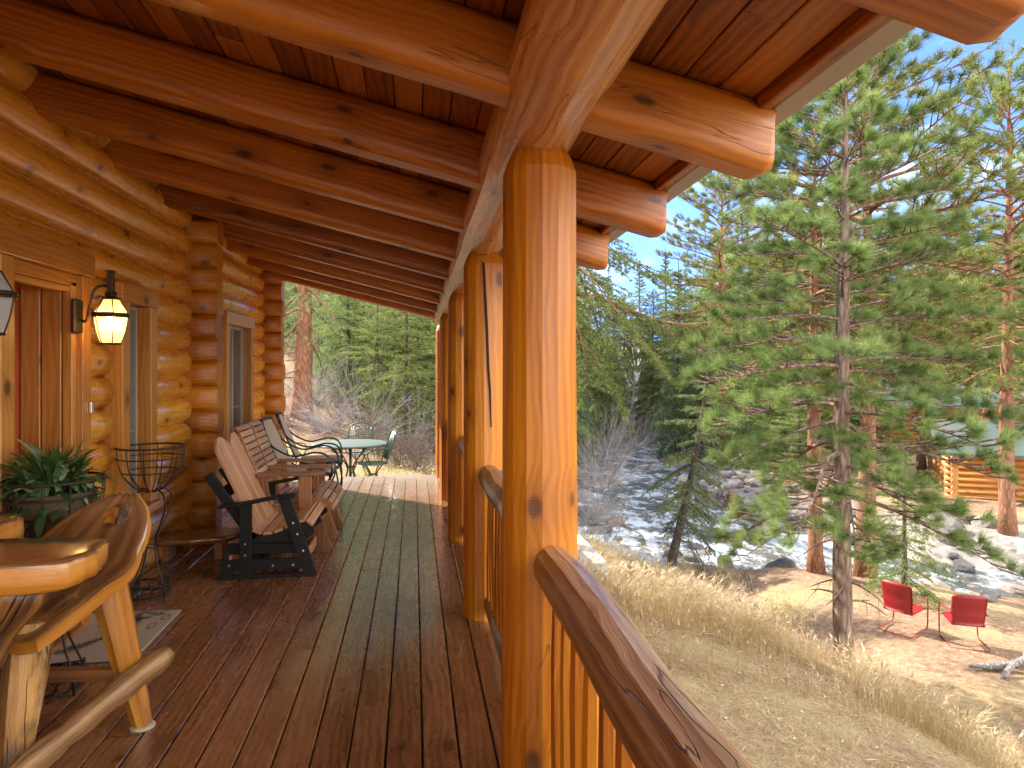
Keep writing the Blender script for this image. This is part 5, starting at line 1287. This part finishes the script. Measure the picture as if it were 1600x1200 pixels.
# ================================================================== dry grass
GR = leafmat('dry_grass', (.20, .095, .04), (.56, .40, .20), .42, (.78, .68, .45))
LM = leafmat('needle_litter_stems', (.16, .08, .045), (.38, .22, .12), .2, (.55, .40, .24))
def grass(n, fx, name, label, h0, h1, wd, seed, heads=.35, mat=None):
    r_ = np.random.default_rng(seed); x, y = fx(r_, n); sd_, side = river_sd(x, y); k = (sd_ > .25) & ~((x < .75) & (y < 9.9)) & ~((x < 2.0) & (x > .6) & (y < 7) & (y > -4) & (x < 1.5))
    x, y = x[k], y[k]; z = height(x, y); n = len(x); cl = vnoise(x, y, 1.1, 31, 3)+.5
    c2 = vnoise(x, y, .42, 37, 3)+.5; kk = r_.random(n) < np.clip((cl-.30)*2.4+(c2-.45)*2.2, .06, 1); x, y, z, cl, c2 = x[kk], y[kk], z[kk], cl[kk], c2[kk]; n = len(x)
    H = (h0+(h1-h0)*r_.random(n)**1.6)*(.35+.8*cl+.5*c2); az = vnoise(x, y, .6, 41, 2)*9+r_.normal(size=n)*1.3; ln = H*(.15+.8*r_.random(n)); w_ = wd*(.7+.6*r_.random(n))
    cx, cy = np.cos(az), np.sin(az); p0 = np.stack([x, y, z-.02], 1); sx = np.stack([-cy, cx, 0*cx], 1)*w_[:, None]
    p1 = p0+np.stack([cx*ln*.3, cy*ln*.3, H*.62], 1); p2 = p0+np.stack([cx*ln, cy*ln, H], 1); p3 = p0+np.stack([cx*ln*1.25, cy*ln*1.25, H*.93], 1)
    V = np.stack([p0-sx*.6, p0+sx*.6, p1+sx*.45, p1-sx*.45, p2+sx*.12, p2-sx*.12], 1).reshape(-1, 3); b = np.arange(n)[:, None]*6
    F = np.concatenate([b+np.array([0, 1, 2, 3]), b+np.array([3, 2, 4, 5])]); T = np.tile(np.clip(.45*r_.random(n)+.9*(c2-.3)+.2*cl, 0, 1), 2)
    hk = np.where(r_.random(n) < heads)[0]; hv = np.stack([p2[hk]-sx[hk]*.2, p2[hk]*.6+p1[hk]*.4+sx[hk]*2.2, p3[hk], p2[hk]*.6+p1[hk]*.4-sx[hk]*2.2], 1).reshape(-1, 3)
    F = np.concatenate([F, np.arange(len(hk)*4).reshape(-1, 4)+len(V)]); V = np.concatenate([V, hv]); T = np.concatenate([T, np.clip(.6+.4*r_.random(len(hk)), 0, 1)])
    o = npmesh(name, V, F, mat or GR, tint=T); tag(o, label, 'grass', None, 'stuff')
grass(95000, lambda r_, n: (lambda u, v: (1.5+5.2*u, 5.0+13*v))(r_.random(n), r_.random(n)), 'tall_dry_grass', 'tall golden dry grass on the slope below the porch', .14, .38, .0028, 1)
grass(30000, lambda r_, n: (lambda u, v: (4.0+9.5*u, 4+12.5*v))(r_.random(n), r_.random(n)), 'short_dry_grass', 'short dry grass under the nearest pine and round the red chairs', .03, .13, .0030, 2, .1)
grass(60000, lambda r_, n: (lambda u, v: (.8+6*u, 1.0+6.5*v))(r_.random(n), r_.random(n)), 'needle_litter', 'brown needle litter and thin grass in the shade beside the porch', .01, .05, .0026, 3, .0, LM)
grass(16000, lambda r_, n: (lambda u, v: (-5+8*u, 10.2+5*v))(r_.random(n), r_.random(n)), 'porch_end_grass', 'dry grass beyond the end of the deck', .06, .24, .004, 4)
grass(26000, lambda r_, n: (lambda u, v: (11+22*u, 17+26*v))(r_.random(n), r_.random(n)), 'far_lawn_grass', 'short straw coloured grass on the lawn across the river', .03, .10, .012, 6, 0)
grass(12000, lambda r_, n: (lambda u, v: (3+5*u, 12+9*v))(r_.random(n), r_.random(n)), 'bank_grass', 'wispy dry grass along the top of the near bank', .15, .5, .004, 7, .5)

def litter(n, x0, x1, y0, y1, seed):
    r_ = np.random.default_rng(seed); x = x0+(x1-x0)*r_.random(n); y = y0+(y1-y0)*r_.random(n); cl = vnoise(x, y, .35, 61, 3)+.5; sd_, _ = river_sd(x, y)
    k = (r_.random(n) < np.clip(cl*2-.35, .1, 1)) & (sd_ > .5) & ((x > .8) | (y > 9.8)); x, y = x[k], y[k]; n = len(x); z = height(x, y)+.004+.02*r_.random(n); a = r_.random(n)*6.283; L_ = .02+.06*r_.random(n)
    lf = r_.random(n) < .015; w_ = np.where(lf, .008, .0022); L_ = np.where(lf, .014, L_); d = np.stack([np.cos(a), np.sin(a), .25*r_.normal(size=n)], 1)*L_[:, None]; s_ = np.stack([-np.sin(a), np.cos(a), .3*r_.normal(size=n)], 1)*w_[:, None]; p = np.stack([x, y, z], 1)
    V = np.stack([p-d, p+s_, p+d, p-s_], 1).reshape(-1, 3); o = npmesh('forest_litter', V, np.arange(4*n).reshape(-1, 4), LM, tint=np.where(lf, 1, r_.random(n)*.85)); tag(o, 'fallen needles, twigs and small yellow leaves on the shaded ground beside the porch', 'litter', None, 'stuff')
litter(90000, .8, 8.5, 1.2, 9.5, 77)
# ================================================================== red metal chairs
def red_chair(label):
    t = empty('lawn_chair', (0, 0, 0), label, 'lawn chair')
    m = MB(); W_ = .27; nx, nz = 12, 9; b = len(m.V)          # shell back, faces +Y
    for s_ in (0, 1):
        for j in range(nz):
            for i in range(nx):
                u = i/(nx-1)*2-1; v = j/(nz-1); wv = W_*(1-.10*(1-v)**2); zt = .38+.55*v-.035*abs(u)**6*(v > .9)
                x = u*wv*(1-.04*(v > .95)); y = -.22-.10*v-.05*(1-u*u)+.012*s_+(.02*math.exp(-((v-.5)/.06)**2))
                m.V.append(Vector((x, y, zt)))
    G = lambda s_, j, i: b+s_*nx*nz+j*nx+i
    for j in range(nz-1):
        for i in range(nx-1):
            for s_ in (0, 1):
                f_ = (G(s_, j, i), G(s_, j, i+1), G(s_, j+1, i+1), G(s_, j+1, i)); m.face(f_ if not s_ else f_[::-1], [(0, 0)]*4, .5, True)
    for j in range(nz-1):
        for i in (0, nx-1): m.face((G(0, j, i), G(0, j+1, i), G(1, j+1, i), G(1, j, i)), [(0, 0)]*4, .5)
    for i in range(nx-1):
        for j in (0, nz-1): m.face((G(0, j, i), G(0, j, i+1), G(1, j, i+1), G(1, j, i)), [(0, 0)]*4, .5)
    m.build('backrest', M['red'], t)
    m = MB(); m.prism([(-.25, -.25), (.25, -.25), (.27, .1), (.25, .24), (.18, .27), (-.18, .27), (-.25, .24), (-.27, .1)], (0, 0, .395), (1, 0, 0), (0, 1, .08), .02); m.build('seat', M['red'], t)
    m = MB()
    for s_ in (-1, 1):
        x = .30*s_; m.tube(bez([(x*.9, -.27, .58), (x, -.1, .605), (x, .14, .62), (x, .24, .58), (x, .26, .45), (x, .25, .15), (x, .20, .03), (x, .05, .014), (x, -.3, .014), (x*.85, -.38, .014), (0, -.40, .014)], 6), .0125, 8)
        m.tube([(x, .25, .40), (x*.8, .2, .40)], .01, 6)
    m.tube([(-.27, -.22, .40), (.27, -.22, .40)], .011, 8); m.build('tube_frame', M['red'], t)
    return t
r1 = red_chair('red metal lawn chair nearer the pine trunk, turned a little to the right'); x, y = 8.95, 11.45; r1.location = (x, y, hz(x, y)+.01); r1.rotation_euler.z = R(-62)
r2 = copy_tree(r1); r2['label'] = 'red metal lawn chair at the right, its back squarely to the porch'; x, y = 9.55, 10.75; r2.location = (x, y, hz(x, y)+.01); r2.rotation_euler.z = R(-24)
for r_ in (r1, r2): r_['group'] = 'red lawn chairs above the river'
# dead wood
m = MB(); z = hz(9.6, 9.55)
m.tube(bez([(8.75, 9.75, z+.10), (9.1, 9.65, z+.08), (9.5, 9.6, z+.12), (10.1, 9.4, z+.15)], 5), [.03, .035, .04, .045]+[.05]*12, 8, wob=.1)
m.tube(bez([(9.0, 9.35, z+.05), (9.3, 9.5, z+.16), (9.7, 9.55, z+.25), (10.2, 9.7, z+.2)], 5), [.025]+[.045]*15, 8, wob=.1)
m.tube(bez([(9.72, 9.6, z), (9.70, 9.62, z+.3), (9.66, 9.6, z+.5)], 5), [.09, .09, .08, .075, .07, .06, .05, .045, .04, .03, .02], 8, wob=.12)
m.tube([(9.3, 9.85, z+.05), (9.9, 9.6, z+.1)], [.02, .04], 8, wob=.1)
o = m.build('dead_branches', BK['grey']); tag(o, 'heap of grey dead branches and a broken stump at the right edge of the slope', 'branches')
# sawn rounds on the rocky point
for px, py, d, lab in ((1143, 0, 29, 'orange sawn log round on the rocky point, left of the two'), (1159, 0, 27, 'orange sawn log round on the rocky point, right of the two'), (1293, 0, 27.5, 'sawn log round standing on the far lawn between the background trunks')):
    x, y = at(px, 0, d); z = hz(x, y); m = MB(); m.tube([(x, y, z-.1), (x, y, z+.4)], [.24, .22], 14, wob=.05); o = m.build('log_round', BK['red']); tag(o, lab, 'log')

# ================================================================== neighbouring cabin
NB = wood('neighbour_logs', (.34, .12, .02), (.55, .22, .045), (.66, .32, .09), .5, .1, .2, 0, tintv=.3, bump=.1)
NR = plain('pale_green_roof', (.085, .115, .10), .7, 0, .15, 1.5, .1); 
nbx = empty('neighbour_cabin', (24, 26, -3.6), 'orange log cabin with pale green roofs across the river, behind the pines', 'cabin')
def P2(px, d): return at(px, 0, d)
ux = Vector((math.cos(R(-32)), math.sin(R(-32)), 0)); uy = Vector((-ux.y, ux.x, 0)); O_ = Vector((*at(1490, 0, 27.5), -3.9))
def W3(a, b, z): return O_+ux*a+uy*b+Vector((0, 0, z))
m = MB()
for k in range(9):
    z = .25+.24*k; m.tube([W3(-.3, 0, z), W3(4.7, 0, z)], .135, 10); m.tube([W3(0, -.3, z+.1), W3(0, 6, z+.1)], .135, 10); m.tube([W3(4.4, -.3, z+.1), W3(4.4, 6, z+.1)], .135, 10)
m.build('wall', NB, nbx)
m = MB()
def slabq(a0, a1, b0, b1, z0, z1, th=.12):
    m.hexa([W3(a0, b0, z0), W3(a1, b0, z0), W3(a1, b1, z1), W3(a0, b1, z1), W3(a0, b0, z0+th), W3(a1, b0, z0+th), W3(a1, b1, z1+th), W3(a0, b1, z1+th)])
slabq(-.7, 9.5, -1.3, 1.6, 2.0, 3.1); slabq(-.7, 9.5, 1.6, 7, 3.1, 2.2)
m.build('roof', NR, nbx)
m = MB(); 
for k in range(7): z = .25+.24*k; m.tube([W3(4.7, .6, z), W3(9.2, .6, z)], .13, 10)
m.build('wall', NB, nbx)
m = MB(); m.box(tuple(W3(5.5, .35, .9)-Vector((.5, .1, 0))), tuple(W3(5.5, .35, 1.8)+Vector((.5, .1, 0)))); w_ = m.build('window', NB, nbx)
m = MB(); m.box(tuple(W3(5.5, .30, .98)-Vector((.4, .1, 0))), tuple(W3(5.5, .30, 1.72)+Vector((.4, .1, 0)))); m.build('pane', M['glass'], w_)
m = MB()
for a in (4.9, 6.4, 7.9, 9.3): m.tube([W3(a, -1.0, -.2), W3(a, -1.0, 2.1)], .10, 10)
m.build('porch_post', NB, nbx)
m = MB()
for k in range(5): m.hexa([W3(3.2, -1.2-.3*k, .62-.16*k), W3(4.6, -1.2-.3*k, .62-.16*k), W3(4.6, -.9-.3*k, .62-.16*k), W3(3.2, -.9-.3*k, .62-.16*k), W3(3.2, -1.2-.3*k, .67-.16*k), W3(4.6, -1.2-.3*k, .67-.16*k), W3(4.6, -.9-.3*k, .67-.16*k), W3(3.2, -.9-.3*k, .67-.16*k)])
m.hexa([W3(3.2, -1.2, .6), W3(9.4, -1.2, .6), W3(9.4, 0.4, .6), W3(3.2, 0.4, .6), W3(3.2, -1.2, .7), W3(9.4, -1.2, .7), W3(9.4, 0.4, .7), W3(3.2, 0.4, .7)])
for q in range(9): m.tube([W3(4.9+.5*q, -1.15, .7), W3(4.9+.5*q, -1.15, 1.5)], .035, 6)
m.tube([W3(4.8, -1.15, 1.5), W3(9.3, -1.15, 1.5)], .06, 8); m.tube([W3(4.8, -1.15, .95), W3(9.3, -1.15, .95)], .04, 8)
for q in (3.3, 4.5): m.tube([W3(q, -1.1, 1.45), W3(q, -2.6, .7)], .05, 8); m.tube([W3(q, -2.5, -.2), W3(q, -2.5, .75)], .05, 8); m.tube([W3(q, -1.2, -.2), W3(q, -1.2, 1.5)], .05, 8)
m.build('log_stairs', NB, nbx)
# second, larger house further back
nb2 = empty('neighbour_house', (28, 38, -3.4), 'larger brown house with a wide grey green roof behind the orange cabin', 'house')
O_ = Vector((*at(1395, 0, 41), -3.6)); ux = Vector((math.cos(R(-20)), math.sin(R(-20)), 0)); uy = Vector((-ux.y, ux.x, 0))
m = MB()
for k in range(11):
    z = .2+.26*k; m.tube([W3(0, 0, z), W3(12, 0, z)], .14, 8); m.tube([W3(0, 0, z+.1), W3(0, 7, z+.1)], .14, 8)
m.build('wall', NB, nb2); m = MB(); slabq(-1, 13, -1.6, 3.5, 2.8, 4.6, .15); slabq(-1, 13, 3.5, 8, 4.6, 3, .15); m.build('roof', NR, nb2)
for a in (3, 7.5, 10.5):
    m = MB(); m.hexa([W3(a, -.2, 1), W3(a+1.3, -.2, 1), W3(a+1.3, 0, 1), W3(a, 0, 1), W3(a, -.2, 2.1), W3(a+1.3, -.2, 2.1), W3(a+1.3, 0, 2.1), W3(a, 0, 2.1)]); w_ = m.build('window', M['trim'], nb2)
    m = MB(); m.hexa([W3(a+.1, -.22, 1.1), W3(a+1.2, -.22, 1.1), W3(a+1.2, -.1, 1.1), W3(a+.1, -.1, 1.1), W3(a+.1, -.22, 2.0), W3(a+1.2, -.22, 2.0), W3(a+1.2, -.1, 2.0), W3(a+.1, -.1, 2.0)]); m.build('pane', M['glass'], w_)
